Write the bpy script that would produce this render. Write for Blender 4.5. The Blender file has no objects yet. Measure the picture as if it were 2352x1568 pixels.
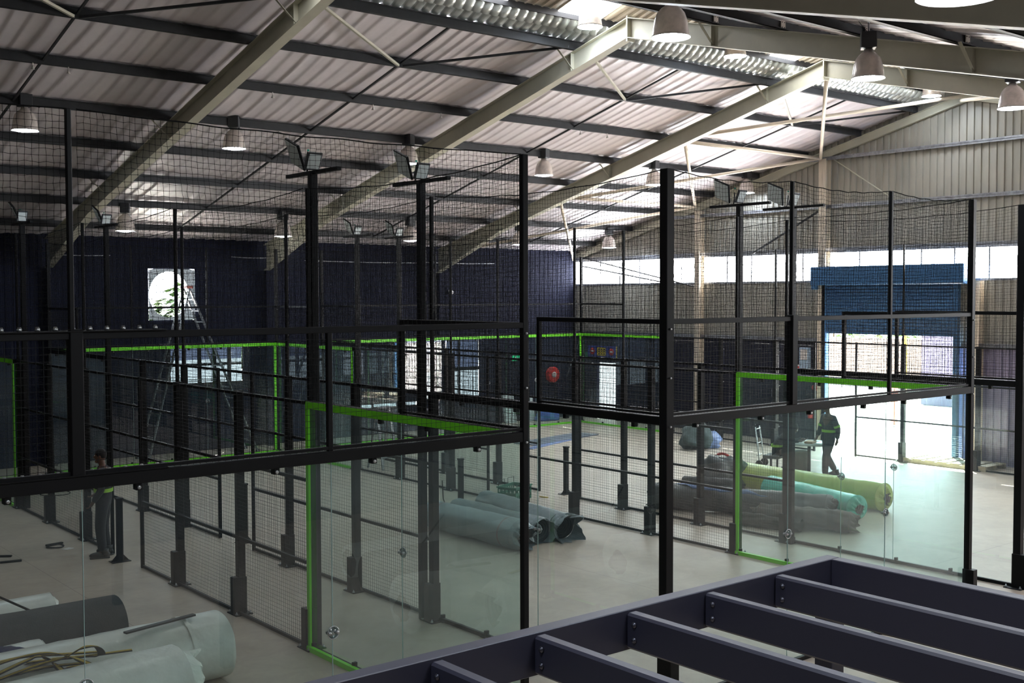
import bpy, math, random
import numpy as np
from mathutils import Vector, Matrix, noise
random.seed(7)
SC = bpy.context.scene
COL = SC.collection
R = math.radians
H = 4.24                       # eye height on the mezzanine

# ------------------------------------------------------------------ camera
cd = bpy.data.cameras.new('camera')
cd.sensor_width = 36; cd.lens = 36 * 2600 / 2352
cd.clip_start = .05; cd.clip_end = 300
cam = bpy.data.objects.new('camera', cd); COL.objects.link(cam)
MC = (Matrix.Rotation(R(50.77 - 90), 4, 'Z') @ Matrix.Rotation(R(90 - 2.29), 4, 'X')
      @ Matrix.Rotation(R(-.15), 4, 'Z'))
cam.matrix_world = Matrix.Translation((0, 0, H)) @ MC
SC.camera = cam

def ray(px, py):
    return (MC.to_3x3() @ Vector(((px - 1176) / 2600, -(py - 784) / 2600, -1)))
def F(px, py, z=0):                # point at height z seen at that pixel
    d = ray(px, py); t = (z - H) / d.z
    return Vector((d.x * t, d.y * t, z))
def onY(px, py, y):
    d = ray(px, py); t = y / d.y
    return Vector((d.x * t, y, H + d.z * t))
def onX(px, py, x):
    d = ray(px, py); t = x / d.x
    return Vector((x, d.y * t, H + d.z * t))

# ------------------------------------------------------------------ materials
MATS = {}
def lin(c):
    return tuple(((v / 255) / 12.92 if v / 255 <= .04045 else ((v / 255 + .055) / 1.055) ** 2.4) for v in c)
def mat(name, rgb, rough=.6, metal=0, spec=.5, noise_amt=0, noise_scale=8, bump=0, bump_scale=40, rgb2=None, coat=0, stretch=None):
    if name in MATS: return MATS[name]
    m = bpy.data.materials.new(name); m.use_nodes = True
    nt = m.node_tree; b = nt.nodes['Principled BSDF']
    c = lin(rgb)
    b.inputs['Base Color'].default_value = (*c, 1)
    b.inputs['Roughness'].default_value = rough
    b.inputs['Metallic'].default_value = metal
    b.inputs['Specular IOR Level'].default_value = spec
    if coat: b.inputs['Coat Weight'].default_value = coat; b.inputs['Coat Roughness'].default_value = .12
    if noise_amt or rgb2 or bump:
        tc = nt.nodes.new('ShaderNodeTexCoord')
        src = tc.outputs['Object']
        if stretch:
            mp = nt.nodes.new('ShaderNodeMapping'); mp.inputs['Scale'].default_value = stretch
            nt.links.new(src, mp.inputs['Vector']); src = mp.outputs['Vector']
    if noise_amt or rgb2:
        n = nt.nodes.new('ShaderNodeTexNoise'); n.inputs['Scale'].default_value = noise_scale
        n.inputs['Detail'].default_value = 6; n.inputs['Roughness'].default_value = .6
        nt.links.new(src, n.inputs['Vector'])
        rp = nt.nodes.new('ShaderNodeValToRGB')
        rp.color_ramp.elements[0].position = .35; rp.color_ramp.elements[1].position = .65
        c2 = lin(rgb2) if rgb2 else tuple(v * (1 - noise_amt) for v in c)
        rp.color_ramp.elements[0].color = (*c2, 1)
        rp.color_ramp.elements[1].color = (*(c if rgb2 else tuple(min(1, v * (1 + noise_amt)) for v in c)), 1)
        nt.links.new(n.outputs['Fac'], rp.inputs['Fac'])
        nt.links.new(rp.outputs['Color'], b.inputs['Base Color'])
    if bump:
        n2 = nt.nodes.new('ShaderNodeTexNoise'); n2.inputs['Scale'].default_value = bump_scale
        n2.inputs['Detail'].default_value = 4
        nt.links.new(src, n2.inputs['Vector'])
        bp = nt.nodes.new('ShaderNodeBump'); bp.inputs['Strength'].default_value = bump
        bp.inputs['Distance'].default_value = .02
        nt.links.new(n2.outputs['Fac'], bp.inputs['Height'])
        nt.links.new(bp.outputs['Normal'], b.inputs['Normal'])
    MATS[name] = m
    return m
def emit(name, rgb, strength):
    m = bpy.data.materials.new(name); m.use_nodes = True
    nt = m.node_tree; nt.nodes.clear()
    o = nt.nodes.new('ShaderNodeOutputMaterial'); e = nt.nodes.new('ShaderNodeEmission')
    e.inputs['Color'].default_value = (*lin(rgb), 1); e.inputs['Strength'].default_value = strength
    nt.links.new(e.outputs[0], o.inputs[0]); return m
def glass(name, tint, refl=1.0, haze=0.0, hazecol=(200, 215, 210), ior=1.5):
    """thin sheet: tinted straight transmission, fresnel reflection and a milky film that imitates haze"""
    m = bpy.data.materials.new(name); m.use_nodes = True
    nt = m.node_tree; nt.nodes.clear()
    o = nt.nodes.new('ShaderNodeOutputMaterial')
    tr = nt.nodes.new('ShaderNodeBsdfTransparent'); tr.inputs['Color'].default_value = (*lin(tint), 1)
    gl = nt.nodes.new('ShaderNodeBsdfGlossy'); gl.inputs['Roughness'].default_value = .0
    gl.inputs['Color'].default_value = (.95, .97, 1, 1)
    ge = nt.nodes.new('ShaderNodeNewGeometry'); dt = nt.nodes.new('ShaderNodeVectorMath'); dt.operation = 'DOT_PRODUCT'
    nt.links.new(ge.outputs['Incoming'], dt.inputs[0]); nt.links.new(ge.outputs['Normal'], dt.inputs[1])
    ab = nt.nodes.new('ShaderNodeMath'); ab.operation = 'ABSOLUTE'; nt.links.new(dt.outputs['Value'], ab.inputs[0])
    om = nt.nodes.new('ShaderNodeMath'); om.operation = 'SUBTRACT'; om.inputs[0].default_value = 1; nt.links.new(ab.outputs[0], om.inputs[1])
    pw = nt.nodes.new('ShaderNodeMath'); pw.operation = 'POWER'; pw.inputs[1].default_value = 5; nt.links.new(om.outputs[0], pw.inputs[0])
    fr = nt.nodes.new('ShaderNodeMath'); fr.operation = 'MULTIPLY_ADD'; f0 = 2 * ((ior - 1) / (ior + 1)) ** 2
    fr.inputs[1].default_value = 1 - f0; fr.inputs[2].default_value = f0; nt.links.new(pw.outputs[0], fr.inputs[0])
    mx = nt.nodes.new('ShaderNodeMixShader')
    nt.links.new(fr.outputs[0], mx.inputs[0]); nt.links.new(tr.outputs[0], mx.inputs[1]); nt.links.new(gl.outputs[0], mx.inputs[2])
    last = mx
    if haze:
        df = nt.nodes.new('ShaderNodeBsdfDiffuse'); df.inputs['Color'].default_value = (*lin(hazecol), 1)
        tl = nt.nodes.new('ShaderNodeBsdfTranslucent'); tl.inputs['Color'].default_value = (*lin(hazecol), 1)
        ad = nt.nodes.new('ShaderNodeMixShader'); ad.inputs[0].default_value = .6
        nt.links.new(df.outputs[0], ad.inputs[1]); nt.links.new(tl.outputs[0], ad.inputs[2])
        tc = nt.nodes.new('ShaderNodeTexCoord')
        n = nt.nodes.new('ShaderNodeTexNoise'); n.inputs['Scale'].default_value = 1.3; n.inputs['Detail'].default_value = 5
        nt.links.new(tc.outputs['Object'], n.inputs['Vector'])
        mr = nt.nodes.new('ShaderNodeMapRange')
        mr.inputs['From Min'].default_value = .35; mr.inputs['From Max'].default_value = .7
        mr.inputs['To Min'].default_value = haze * .45; mr.inputs['To Max'].default_value = haze
        nt.links.new(n.outputs['Fac'], mr.inputs['Value'])
        m2 = nt.nodes.new('ShaderNodeMixShader')
        nt.links.new(mr.outputs[0], m2.inputs[0]); nt.links.new(mx.outputs[0], m2.inputs[1]); nt.links.new(ad.outputs[0], m2.inputs[2])
        last = m2
    nt.links.new(last.outputs[0], o.inputs[0]); return m

BLACK = mat('black_powder_coat', (9, 9, 10), .5, 0, .22, noise_amt=.15)
BLACKW = mat('black_wire', (15, 16, 16), .55, 0, .25)
NETM = mat('black_net_cord', (12, 12, 13), .85, 0, .2)
GREEN = mat('lime_green_coat', (112, 214, 34), .45)
BOLT = mat('zinc_bolt', (170, 172, 172), .3, .9)
GLASS = glass('court_glass', (230, 242, 239), haze=.05, hazecol=(198, 218, 222))  # bluish film imitates daylight haze veiling the panes
BEIGE = mat('cream_steel_paint', (188, 185, 168), .5, noise_amt=.05, noise_scale=3)
BEIGE2 = mat('cream_tube_paint', (206, 194, 176), .5, noise_amt=.05, noise_scale=3)
PURL = mat('dark_steel', (50, 51, 54), .55, .3, noise_amt=.12, noise_scale=5)
GALV = mat('galvanised_steel', (150, 152, 158), .38, .75, noise_amt=.25, noise_scale=9)
SLATE = mat('slate_powder_coat', (46, 46, 60), .42, 0, .6)

# ------------------------------------------------------------------ mesh builder
class MB:
    def __init__(s): s.v = []; s.f = []; s.mi = []; s.sm = []
    def add(s, vs, fs, mi=0, smooth=False):
        o = len(s.v); s.v += [tuple(v) for v in vs]
        s.f += [tuple(i + o for i in f) for f in fs]
        s.mi += [mi] * len(fs); s.sm += [smooth] * len(fs); return s
    def box(s, x0, x1, y0, y1, z0, z1, mi=0, M=None):
        vs = [(x0, y0, z0), (x1, y0, z0), (x1, y1, z0), (x0, y1, z0), (x0, y0, z1), (x1, y0, z1), (x1, y1, z1), (x0, y1, z1)]
        if M is not None: vs = [M @ Vector(v) for v in vs]
        return s.add(vs, [(0, 3, 2, 1), (4, 5, 6, 7), (0, 1, 5, 4), (1, 2, 6, 5), (2, 3, 7, 6), (3, 0, 4, 7)], mi)
    def cbox(s, c, d, mi=0, M=None):
        return s.box(c[0]-d[0]/2, c[0]+d[0]/2, c[1]-d[1]/2, c[1]+d[1]/2, c[2]-d[2]/2, c[2]+d[2]/2, mi, M)
    def bbox(s, x0, x1, y0, y1, z0, z1, b=.004, mi=0, M=None):      # box with chamfered edges
        vs = []
        for (X, Y, Z) in [(x, y, z) for z in (0, 1) for y in (0, 1) for x in (0, 1)]:
            x = (x0, x1)[X]; y = (y0, y1)[Y]; z = (z0, z1)[Z]
            sx = b if X == 0 else -b; sy = b if Y == 0 else -b; sz = b if Z == 0 else -b
            vs += [(x, y + sy, z + sz), (x + sx, y, z + sz), (x + sx, y + sy, z)]
        if M is not None: vs = [M @ Vector(v) for v in vs]
        I = lambda X, Y, Z, k: ((Z * 2 + Y) * 2 + X) * 3 + k
        fs = [(I(0,0,0,0), I(0,0,1,0), I(0,1,1,0), I(0,1,0,0)), (I(1,0,0,0), I(1,1,0,0), I(1,1,1,0), I(1,0,1,0)),
              (I(0,0,0,1), I(1,0,0,1), I(1,0,1,1), I(0,0,1,1)), (I(0,1,0,1), I(0,1,1,1), I(1,1,1,1), I(1,1,0,1)),
              (I(0,0,0,2), I(0,1,0,2), I(1,1,0,2), I(1,0,0,2)), (I(0,0,1,2), I(1,0,1,2), I(1,1,1,2), I(0,1,1,2))]
        for Y in (0, 1):
            for Z in (0, 1): fs.append((I(0,Y,Z,1), I(1,Y,Z,1), I(1,Y,Z,2), I(0,Y,Z,2)))
        for X in (0, 1):
            for Z in (0, 1): fs.append((I(X,0,Z,0), I(X,1,Z,0), I(X,1,Z,2), I(X,0,Z,2)))
        for X in (0, 1):
            for Y in (0, 1): fs.append((I(X,Y,0,0), I(X,Y,1,0), I(X,Y,1,1), I(X,Y,0,1)))
        for X in (0, 1):
            for Y in (0, 1):
                for Z in (0, 1): fs.append((I(X,Y,Z,0), I(X,Y,Z,1), I(X,Y,Z,2)))
        return s.add(vs, fs, mi)
    def bar(s, a, b, w, h=None, up=(0, 0, 1), mi=0):                  # rectangular bar between points
        a = Vector(a); b = Vector(b); h = h or w
        d = (b - a).normalized(); u = Vector(up)
        if abs(d.dot(u)) > .97: u = Vector((1, 0, 0))
        r = d.cross(u).normalized(); u = r.cross(d).normalized()
        vs = [p + r * sx * w / 2 + u * sz * h / 2 for p in (a, b) for sx, sz in ((-1, -1), (1, -1), (1, 1), (-1, 1))]
        return s.add(vs, [(0, 1, 2, 3), (7, 6, 5, 4), (0, 4, 5, 1), (1, 5, 6, 2), (2, 6, 7, 3), (3, 7, 4, 0)], mi)
    def tube(s, pts, r, n=8, mi=0, caps=True, smooth=True):
        pts = [Vector(p) for p in pts]; rr = r if isinstance(r, (list, tuple)) else [r] * len(pts)
        vs = []; up = Vector((0, 0, 1)); prev = None
        for i, p in enumerate(pts):
            d = (pts[min(i + 1, len(pts) - 1)] - pts[max(i - 1, 0)]).normalized()
            if prev is None:
                a = d.cross(up if abs(d.z) < .95 else Vector((1, 0, 0))).normalized()
            else:
                a = (prev - d * prev.dot(d)).normalized()
            prev = a; b = d.cross(a)
            for k in range(n):
                t = 2 * math.pi * k / n; vs.append(p + (a * math.cos(t) + b * math.sin(t)) * rr[i])
        fs = [(i * n + k, i * n + (k + 1) % n, (i + 1) * n + (k + 1) % n, (i + 1) * n + k) for i in range(len(pts) - 1) for k in range(n)]
        s.add(vs, fs, mi, smooth)
        if caps:
            o = len(s.v) - len(vs)
            s.f += [tuple(o + k for k in reversed(range(n))), tuple(o + (len(pts) - 1) * n + k for k in range(n))]
            s.mi += [mi] * 2; s.sm += [False] * 2
        return s
    def lathe(s, prof, n=24, mi=0, M=None, smooth=True):              # prof = [(r, z)]
        vs = []
        for r, z in prof:
            for k in range(n):
                t = 2 * math.pi * k / n; v = Vector((r * math.cos(t), r * math.sin(t), z)); vs.append(M @ v if M is not None else v)
        fs = [(i * n + k, i * n + (k + 1) % n, (i + 1) * n + (k + 1) % n, (i + 1) * n + k) for i in range(len(prof) - 1) for k in range(n)]
        return s.add(vs, fs, mi, smooth)
    def ell(s, c, r, n=12, m=8, mi=0, M=None):
        vs = []
        for i in range(m + 1):
            ph = math.pi * i / m
            for k in range(n):
                t = 2 * math.pi * k / n
                v = Vector((c[0] + r[0] * math.sin(ph) * math.cos(t), c[1] + r[1] * math.sin(ph) * math.sin(t), c[2] + r[2] * math.cos(ph)))
                vs.append(M @ v if M is not None else v)
        fs = [(i * n + k, (i + 1) * n + k, (i + 1) * n + (k + 1) % n, i * n + (k + 1) % n) for i in range(m) for k in range(n)]
        return s.add(vs, fs, mi, True)
    def prism(s, poly, a0, a1, axis='z', mi=0, M=None):
        def P(u, v, w): return {'z': (u, v, w), 'x': (w, u, v), 'y': (u, w, v)}[axis]
        n = len(poly); vs = [P(u, v, a0) for u, v in poly] + [P(u, v, a1) for u, v in poly]
        if M is not None: vs = [M @ Vector(v) for v in vs]
        return s.add(vs, [tuple(reversed(range(n))), tuple(range(n, 2 * n))] + [(i, (i + 1) % n, n + (i + 1) % n, n + i) for i in range(n)], mi)
    def mesh(s, name, mats):
        me = bpy.data.meshes.new(name); me.from_pydata([tuple(v) for v in s.v], [], s.f)
        for m in (mats if isinstance(mats, (list, tuple)) else [mats]): me.materials.append(m)
        me.polygons.foreach_set('material_index', s.mi); me.polygons.foreach_set('use_smooth', s.sm)
        me.update(); return me
    def build(s, name, mats, parent=None, loc=None, rz=None):
        return link(name, s.mesh(name, mats), parent, loc, rz)

def link(name, me, parent=None, loc=None, rz=None):
    o = bpy.data.objects.new(name, me); COL.objects.link(o)
    if parent is not None: o.parent = parent
    if loc is not None: o.location = loc
    if rz is not None: o.rotation_euler = (0, 0, rz)
    return o
def tag(o, label, cat, group=None, kind=None):
    o['label'] = label; o['category'] = cat
    if group: o['group'] = group
    if kind: o['kind'] = kind
    return o
def thing(name, label, cat, loc=(0, 0, 0), rz=0, group=None):
    o = bpy.data.objects.new(name, None); COL.objects.link(o)
    o.empty_display_size = .1; o.location = loc; o.rotation_euler = (0, 0, rz)
    return tag(o, label, cat, group)
def struct(name, mb, mats, label=None, cat=None):
    o = mb.build(name, mats) if isinstance(mb, MB) else link(name, mb)
    o['kind'] = 'structure'
    if label: o['label'] = label
    if cat: o['category'] = cat
    return o
def dup(root, label, loc=None, rz=None, group=None):
    r = root.copy(); COL.objects.link(r); r['label'] = label
    if loc is not None: r.location = loc
    if rz is not None: r.rotation_euler = (0, 0, rz)
    if group: r['group'] = group
    for ch in root.children:
        c = ch.copy(); COL.objects.link(c); c.parent = r
        for g in ch.children:
            d = g.copy(); COL.objects.link(d); d.parent = c
    return r

def npmesh(name, V, Q, m, smooth=False):
    me = bpy.data.meshes.new(name)
    V = np.ascontiguousarray(V, np.float32); Q = np.ascontiguousarray(Q, np.int32)
    k = Q.shape[1]
    me.vertices.add(len(V)); me.vertices.foreach_set('co', V.ravel())
    me.loops.add(Q.size); me.loops.foreach_set('vertex_index', Q.ravel())
    me.polygons.add(len(Q)); me.polygons.foreach_set('loop_start', np.arange(0, Q.size, k, dtype=np.int32))
    me.polygons.foreach_set('loop_total', np.full(len(Q), k, np.int32))
    me.polygons.foreach_set('use_smooth', np.full(len(Q), smooth, bool))
    me.materials.append(m); me.update(calc_edges=True); me.validate(); return me

def strands(P0, P1, r):
    """triangular cords between point arrays P0 -> P1 (N,3)"""
    d = P1 - P0; d /= np.linalg.norm(d, axis=1, keepdims=True) + 1e-9
    ref = np.where(np.abs(d[:, 1:2]) > .9, np.array([[1., 0, 0]]), np.array([[0, 1., 0]]))
    a = np.cross(d, ref); a /= np.linalg.norm(a, axis=1, keepdims=True) + 1e-9
    b = np.cross(d, a)
    N = len(P0); V = np.empty((N, 6, 3))
    for k in range(3):
        t = 2 * math.pi * k / 3 + .5; off = (a * math.cos(t) + b * math.sin(t)) * r
        V[:, k] = P0 + off; V[:, 3 + k] = P1 + off
    base = (np.arange(N) * 6)[:, None]
    q = np.array([[0, 1, 4, 3], [1, 2, 5, 4], [2, 0, 3, 5]])
    Q = (base[:, None, :] + q[None]).reshape(-1, 4)
    return V.reshape(-1, 3), Q
# ------------------------------------------------------------------ building shell
XG, YL, YR0, XB, YRID = 27.08, 29.6, -3.0, -9.2, 14.9
def zr(y): return H + 5.1 - .25 * abs(y - YRID)        # top of rafters

FLOOR = mat('power_floated_screed', (180, 164, 148), .5, noise_amt=.07, noise_scale=.9, bump=.05, bump_scale=12)
def floor_extra():
    nt = FLOOR.node_tree; b = nt.nodes['Principled BSDF']
    old = b.inputs['Base Color'].links[0].from_socket
    tc = nt.nodes.new('ShaderNodeTexCoord')
    n = nt.nodes.new('ShaderNodeTexNoise'); n.inputs['Scale'].default_value = 2.6; n.inputs['Detail'].default_value = 8; n.inputs['Roughness'].default_value = .7
    n.inputs['Distortion'].default_value = 1.2
    nt.links.new(tc.outputs['Object'], n.inputs['Vector'])
    mr = nt.nodes.new('ShaderNodeMapRange'); mr.inputs['From Min'].default_value = .3; mr.inputs['From Max'].default_value = .75
    mr.inputs['To Min'].default_value = .86; mr.inputs['To Max'].default_value = 1.08
    nt.links.new(n.outputs['Fac'], mr.inputs['Value'])
    sep = nt.nodes.new('ShaderNodeSeparateXYZ'); nt.links.new(tc.outputs['Object'], sep.inputs[0])
    fac = mr.outputs[0]
    for axis, off, sp in (('X', 5.35, 6.5), ('Y', 2.3, 7.2)):
        a = nt.nodes.new('ShaderNodeMath'); a.operation = 'SUBTRACT'; a.inputs[1].default_value = off - 60 * sp
        nt.links.new(sep.outputs[axis], a.inputs[0])
        p = nt.nodes.new('ShaderNodeMath'); p.operation = 'PINGPONG'; p.inputs[1].default_value = sp / 2
        nt.links.new(a.outputs[0], p.inputs[0])
        g = nt.nodes.new('ShaderNodeMath'); g.operation = 'GREATER_THAN'; g.inputs[1].default_value = .004
        nt.links.new(p.outputs[0], g.inputs[0])
        m3 = nt.nodes.new('ShaderNodeMapRange'); m3.inputs['To Min'].default_value = .55
        nt.links.new(g.outputs[0], m3.inputs['Value'])
        mm = nt.nodes.new('ShaderNodeMath'); mm.operation = 'MULTIPLY'
        nt.links.new(fac, mm.inputs[0]); nt.links.new(m3.outputs[0], mm.inputs[1]); fac = mm.outputs[0]
    vm = nt.nodes.new('ShaderNodeVectorMath'); vm.operation = 'SCALE'
    nt.links.new(old, vm.inputs[0]); nt.links.new(fac, vm.inputs['Scale'])
    nt.links.new(vm.outputs[0], b.inputs['Base Color'])
floor_extra()
struct('floor', MB().box(XB, XG, YR0, YL, -.15, 0), FLOOR)

ROOF = mat('roof_insulation_foil', (205, 198, 202), .42, 0, .5, noise_amt=.05, noise_scale=1.5, bump=.25, bump_scale=3)
NAVY = mat('navy_wall_paint', (29, 32, 49), .75, 0, .12, noise_amt=.08, noise_scale=2)
CLAD = mat('weathered_grey_cladding', (152, 148, 138), .5, .1, noise_amt=.12, noise_scale=2.2, stretch=(1, 1, .25))
VENT = mat('ridge_vent_sheet', (176, 182, 180), .3, .35, noise_amt=.08, noise_scale=6)
CONC = mat('plain_grey_wall', (120, 120, 118), .8, noise_amt=.05)

def roof_sheet(name, y0, y1, ny, x0, x1, pitch, amp, saw, m):
    nx = int((x1 - x0) / pitch) * 10
    xs = np.linspace(x0, x1, nx + 1); ys = np.linspace(y0, y1, ny + 1)
    rs = random.Random(len(name) + int(y0))
    X, Y = np.meshgrid(xs, ys, indexing='ij')
    wob = .09 * np.sin(X * .9 + Y * .35) + .06 * np.sin(X * 2.3 - Y * .6)
    ph = ((X + wob) / pitch) % 1.0
    if saw: prof = np.where(ph < .16, ph / .16, (1 - ph) / .84) ** 1.5
    else: prof = np.where(ph < .25, 1.0, np.where(ph < .35, 1 - (ph - .25) / .1, np.where(ph < .9, 0, (ph - .9) / .1)))
    jit = np.interp(xs, np.arange(x0, x1 + pitch, pitch), [rs.uniform(.5, 1.3) for _ in np.arange(x0, x1 + pitch, pitch)])[:, None]
    Z = H + 5.1 - .25 * np.abs(Y - YRID) + .185 - prof * amp * (jit if saw else 1)
    if saw:
        Z -= .018 * np.abs(np.sin((Y - 16.3) * math.pi / 1.74)) * (1 + .5 * np.sin(X * 1.3))
    V = np.stack([X, Y, Z], -1).reshape(-1, 3)
    i, j = np.meshgrid(np.arange(nx), np.arange(ny), indexing='ij'); a = i * (ny + 1) + j
    Q = np.stack([a, a + 1, a + ny + 2, a + ny + 1], -1).reshape(-1, 4)
    o = link(name, npmesh(name, V, Q, m, smooth=saw)); o['kind'] = 'structure'; return o
roof_sheet('ceiling', 16.3, YL, 60, XB, XG, .3, .021, True, ROOF)['label'] = 'pale insulated ceiling slope running down to the navy wall'
roof_sheet('ceiling', YR0, 13.0, 40, XB, XG, .3, .021, True, ROOF)['label'] = 'pale insulated ceiling slope on the camera side of the ridge'

# ridge ventilator: curved throat sheets, upstand channels, capping with translucent sheets
def vent_throat(sgn):
    n = int((XG - XB) / .2) * 8; xs = np.linspace(XB, XG, n + 1)
    pr = [(16.36, zr(16.36) + .17), (16.2, zr(16.2) + .19), (16.05, zr(16.0) + .22), (15.91, H + 4.97), (15.81, H + 5.05), (15.76, H + 5.11), (15.74, H + 5.17)]
    P = np.array(pr); 
    N = np.array([[.25, 1]] * 2 + [[.45, .9], [.7, .7], [.88, .45], [.97, .2], [1, 0]])
    ph = (xs / .2) % 1; d = -.009 * np.cos(ph * 2 * math.pi) + np.where((ph > .42) & (ph < .58), .02, 0)
    V = np.zeros((n + 1, len(pr), 3))
    V[:, :, 0] = xs[:, None]
    yy = P[None, :, 0] - N[None, :, 0] * d[:, None] * -1; V[:, :, 2] = P[None, :, 1] + N[None, :, 1] * d[:, None]
    V[:, :, 1] = yy if sgn > 0 else 2 * YRID - yy
    m = len(pr); i, j = np.meshgrid(np.arange(n), np.arange(m - 1), indexing='ij'); a = i * m + j
    Q = np.stack([a, a + 1, a + m + 1, a + m], -1).reshape(-1, 4)
    o = link('ceiling', npmesh('ridge_vent_throat', V.reshape(-1, 3), Q, VENT, True)); o['kind'] = 'structure'
    o['label'] = 'curved corrugated throat of the ridge vent, %s side' % ('far' if sgn > 0 else 'near')
vent_throat(1)
struct('ceiling', MB().box(XB, XG, 12.96, 13.0, zr(13) + .1, H + 5.95), VENT, 'upright closure on the near side of the ridge vent')
CAP = mat('ridge_cap_sheet', (186, 176, 160), .5, noise_amt=.08)
b = MB()
for k in range(int((XG - XB) / .2)):
    x = XB + k * .2
    for s in (1, -1):
        a0 = (x, YRID + s * .86, H + 5.26); a1 = (x, YRID, H + 5.5)
        b.add([a0, a1, (x + .12, a1[1], a1[2]), (x + .12, a0[1], a0[2])], [(0, 1, 2, 3)])
        b.add([(x + .12, a0[1], a0[2]), (x + .12, a1[1], a1[2]), (x + .14, a1[1], a1[2] - .035), (x + .14, a0[1], a0[2] - .035)], [(0, 1, 2, 3)])
        b.add([(x + .14, a0[1], a0[2] - .035), (x + .14, a1[1], a1[2] - .035), (x + .18, a1[1], a1[2] - .035), (x + .18, a0[1], a0[2] - .035)], [(0, 1, 2, 3)])
        b.add([(x + .18, a0[1], a0[2] - .035), (x + .18, a1[1], a1[2] - .035), (x + .2, a1[1], a1[2]), (x + .2, a0[1], a0[2])], [(0, 1, 2, 3)])
struct('ceiling', b, CAP, 'beige corrugated capping over the ridge vent')
struct('ceiling', MB().box(XB, XG, 13.0, 16.8, H + 5.95, H + 6.0), CONC, 'outer cover above the ridge')
SKY_E = emit('daylight_through_skylight', (250, 252, 255), 3.6)
for i, (x0, x1) in enumerate([(11.9, 12.75), (13.95, 15.0), (20.1, 21.0), (8.2, 9.0), (4.5, 5.3), (24.3, 25.1)]):
    w = MB().add([(x0, YRID + .84, H + 5.215), (x1, YRID + .84, H + 5.215), (x1, YRID + .05, H + 5.435), (x0, YRID + .05, H + 5.435)], [(0, 1, 2, 3)])
    o = struct('window_%d' % (20 + i), w, SKY_E, 'bright translucent sheet in the ridge capping')
# glowing panel added in the near slope, out of view, to brighten the floor
for i, x0 in enumerate((3.6,)):
    w = MB().add([(x0, -1.5, zr(-1.5) + .16), (x0 + 1.2, -1.5, zr(-1.5) + .16), (x0 + 1.2, 5.5, zr(5.5) + .16), (x0, 5.5, zr(5.5) + .16)], [(0, 1, 2, 3)])
    struct('window_%d' % (30 + i), w, emit('roof_fill_panel_%d' % i, (246, 250, 255), 1.0), 'added glowing fill panel overhead, out of view')

def ribbed_wall(name, fixed, u0, u1, ztop, axis, holes, mats, split=None, pitch=.2, depth=.035, top_fn=None, inward=-1):
    us = [u0]
    u = u0
    while u < u1:
        for d in (.0, .11, .125, .185, .2): us.append(u + d * pitch / .2)
        u += pitch
    for h in holes: us += [h[0], h[1]]
    us = sorted(set(round(min(max(v, u0), u1), 4) for v in us))
    zs = sorted(set([0.0] + ([split] if split else []) + [h[2] for h in holes] + [h[3] for h in holes] + [ztop]))
    def prof(u):
        p = ((u - u0) % pitch) / pitch
        return depth if p <= .551 else (depth * (1 - (p - .55) / .075) if p < .625 else (0 if p < .925 else depth * (p - .925) / .075))
    b = MB()
    for i in range(len(us) - 1):
        a, c = us[i], us[i + 1]; m = (a + c) / 2
        for k in range(len(zs) - 1):
            zb, zt = zs[k], zs[k + 1]; zm = (zb + zt) / 2
            if any(h[0] < m < h[1] and h[2] < zm < h[3] for h in holes): continue
            za, zc = zt, zt
            if top_fn and k == len(zs) - 2: za, zc = top_fn(a), top_fn(c)
            pa, pc = fixed + inward * prof(a + 1e-5), fixed + inward * prof(c - 1e-5)
            if axis == 'x': q = [(a, pa, zb), (c, pc, zb), (c, pc, zc), (a, pa, za)]
            else: q = [(pa, a, zb), (pc, c, zb), (pc, c, zc), (pa, a, za)]
            b.add(q, [(0, 1, 2, 3)], (2 if axis == 'y' and m < 15.2 else 1) if split and zt <= split + 1e-6 else 0)
    return struct(name, b, mats)
ZT = zr(YL) + .32
LH = [(11.62, 12.92, 3.62, 5.0), (12.1, 14.3, 1.85, 2.92), (20.3, 20.85, .95, 2.85), (21.0, 22.75, .95, 2.85), (17.7, 20.25, .8, .96)]
ribbed_wall('wall_left', YL, XB, XG, ZT, 'x', LH, NAVY, depth=.012)['label'] = 'dark navy ribbed long wall'
GH = [(YR0, YL, 4.66, 5.43), (15.1, 19.0, 0, 3.3), (27.5, 28.55, 0, 1.95)]
ribbed_wall('wall_right', XG, YR0, YL, 6.0, 'y', GH, [CLAD, NAVY, mat('lilac_wall_paint', (120, 115, 140), .5, noise_amt=.1)], split=2.95, top_fn=lambda y: zr(y) + .35 if abs(y - YRID) > .9 else H + 5.95)['label'] = 'ribbed grey gable wall with a navy lower band'
struct('wall_back', MB().box(XB, XG, YR0 - .1, YR0, 0, 5.4), CONC)
struct('wall_front', MB().box(XB - .1, XB, YR0, YL, 0, 10), CONC)

# gable window band
WPANE = emit('overcast_daylight_pane', (250, 252, 255), 9)
w = MB().box(XG + .01, XG + .03, YR0, YL, 4.66, 5.43)
wo = struct('window_1', w, WPANE, 'long bright strip window across the gable wall')
b = MB(); y = 14.0
for y in [YR0 + .6 + .93 * k for k in range(35)]: b.box(XG - .03, XG + .01, y - .018, y + .018, 4.66, 5.43)
b.box(XG - .05, XG + .0, YR0, YL, 5.43, 5.5); b.box(XG - .05, XG, YR0, YL, 4.6, 4.66)
o = b.build('window_frame', GALV, wo)
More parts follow.
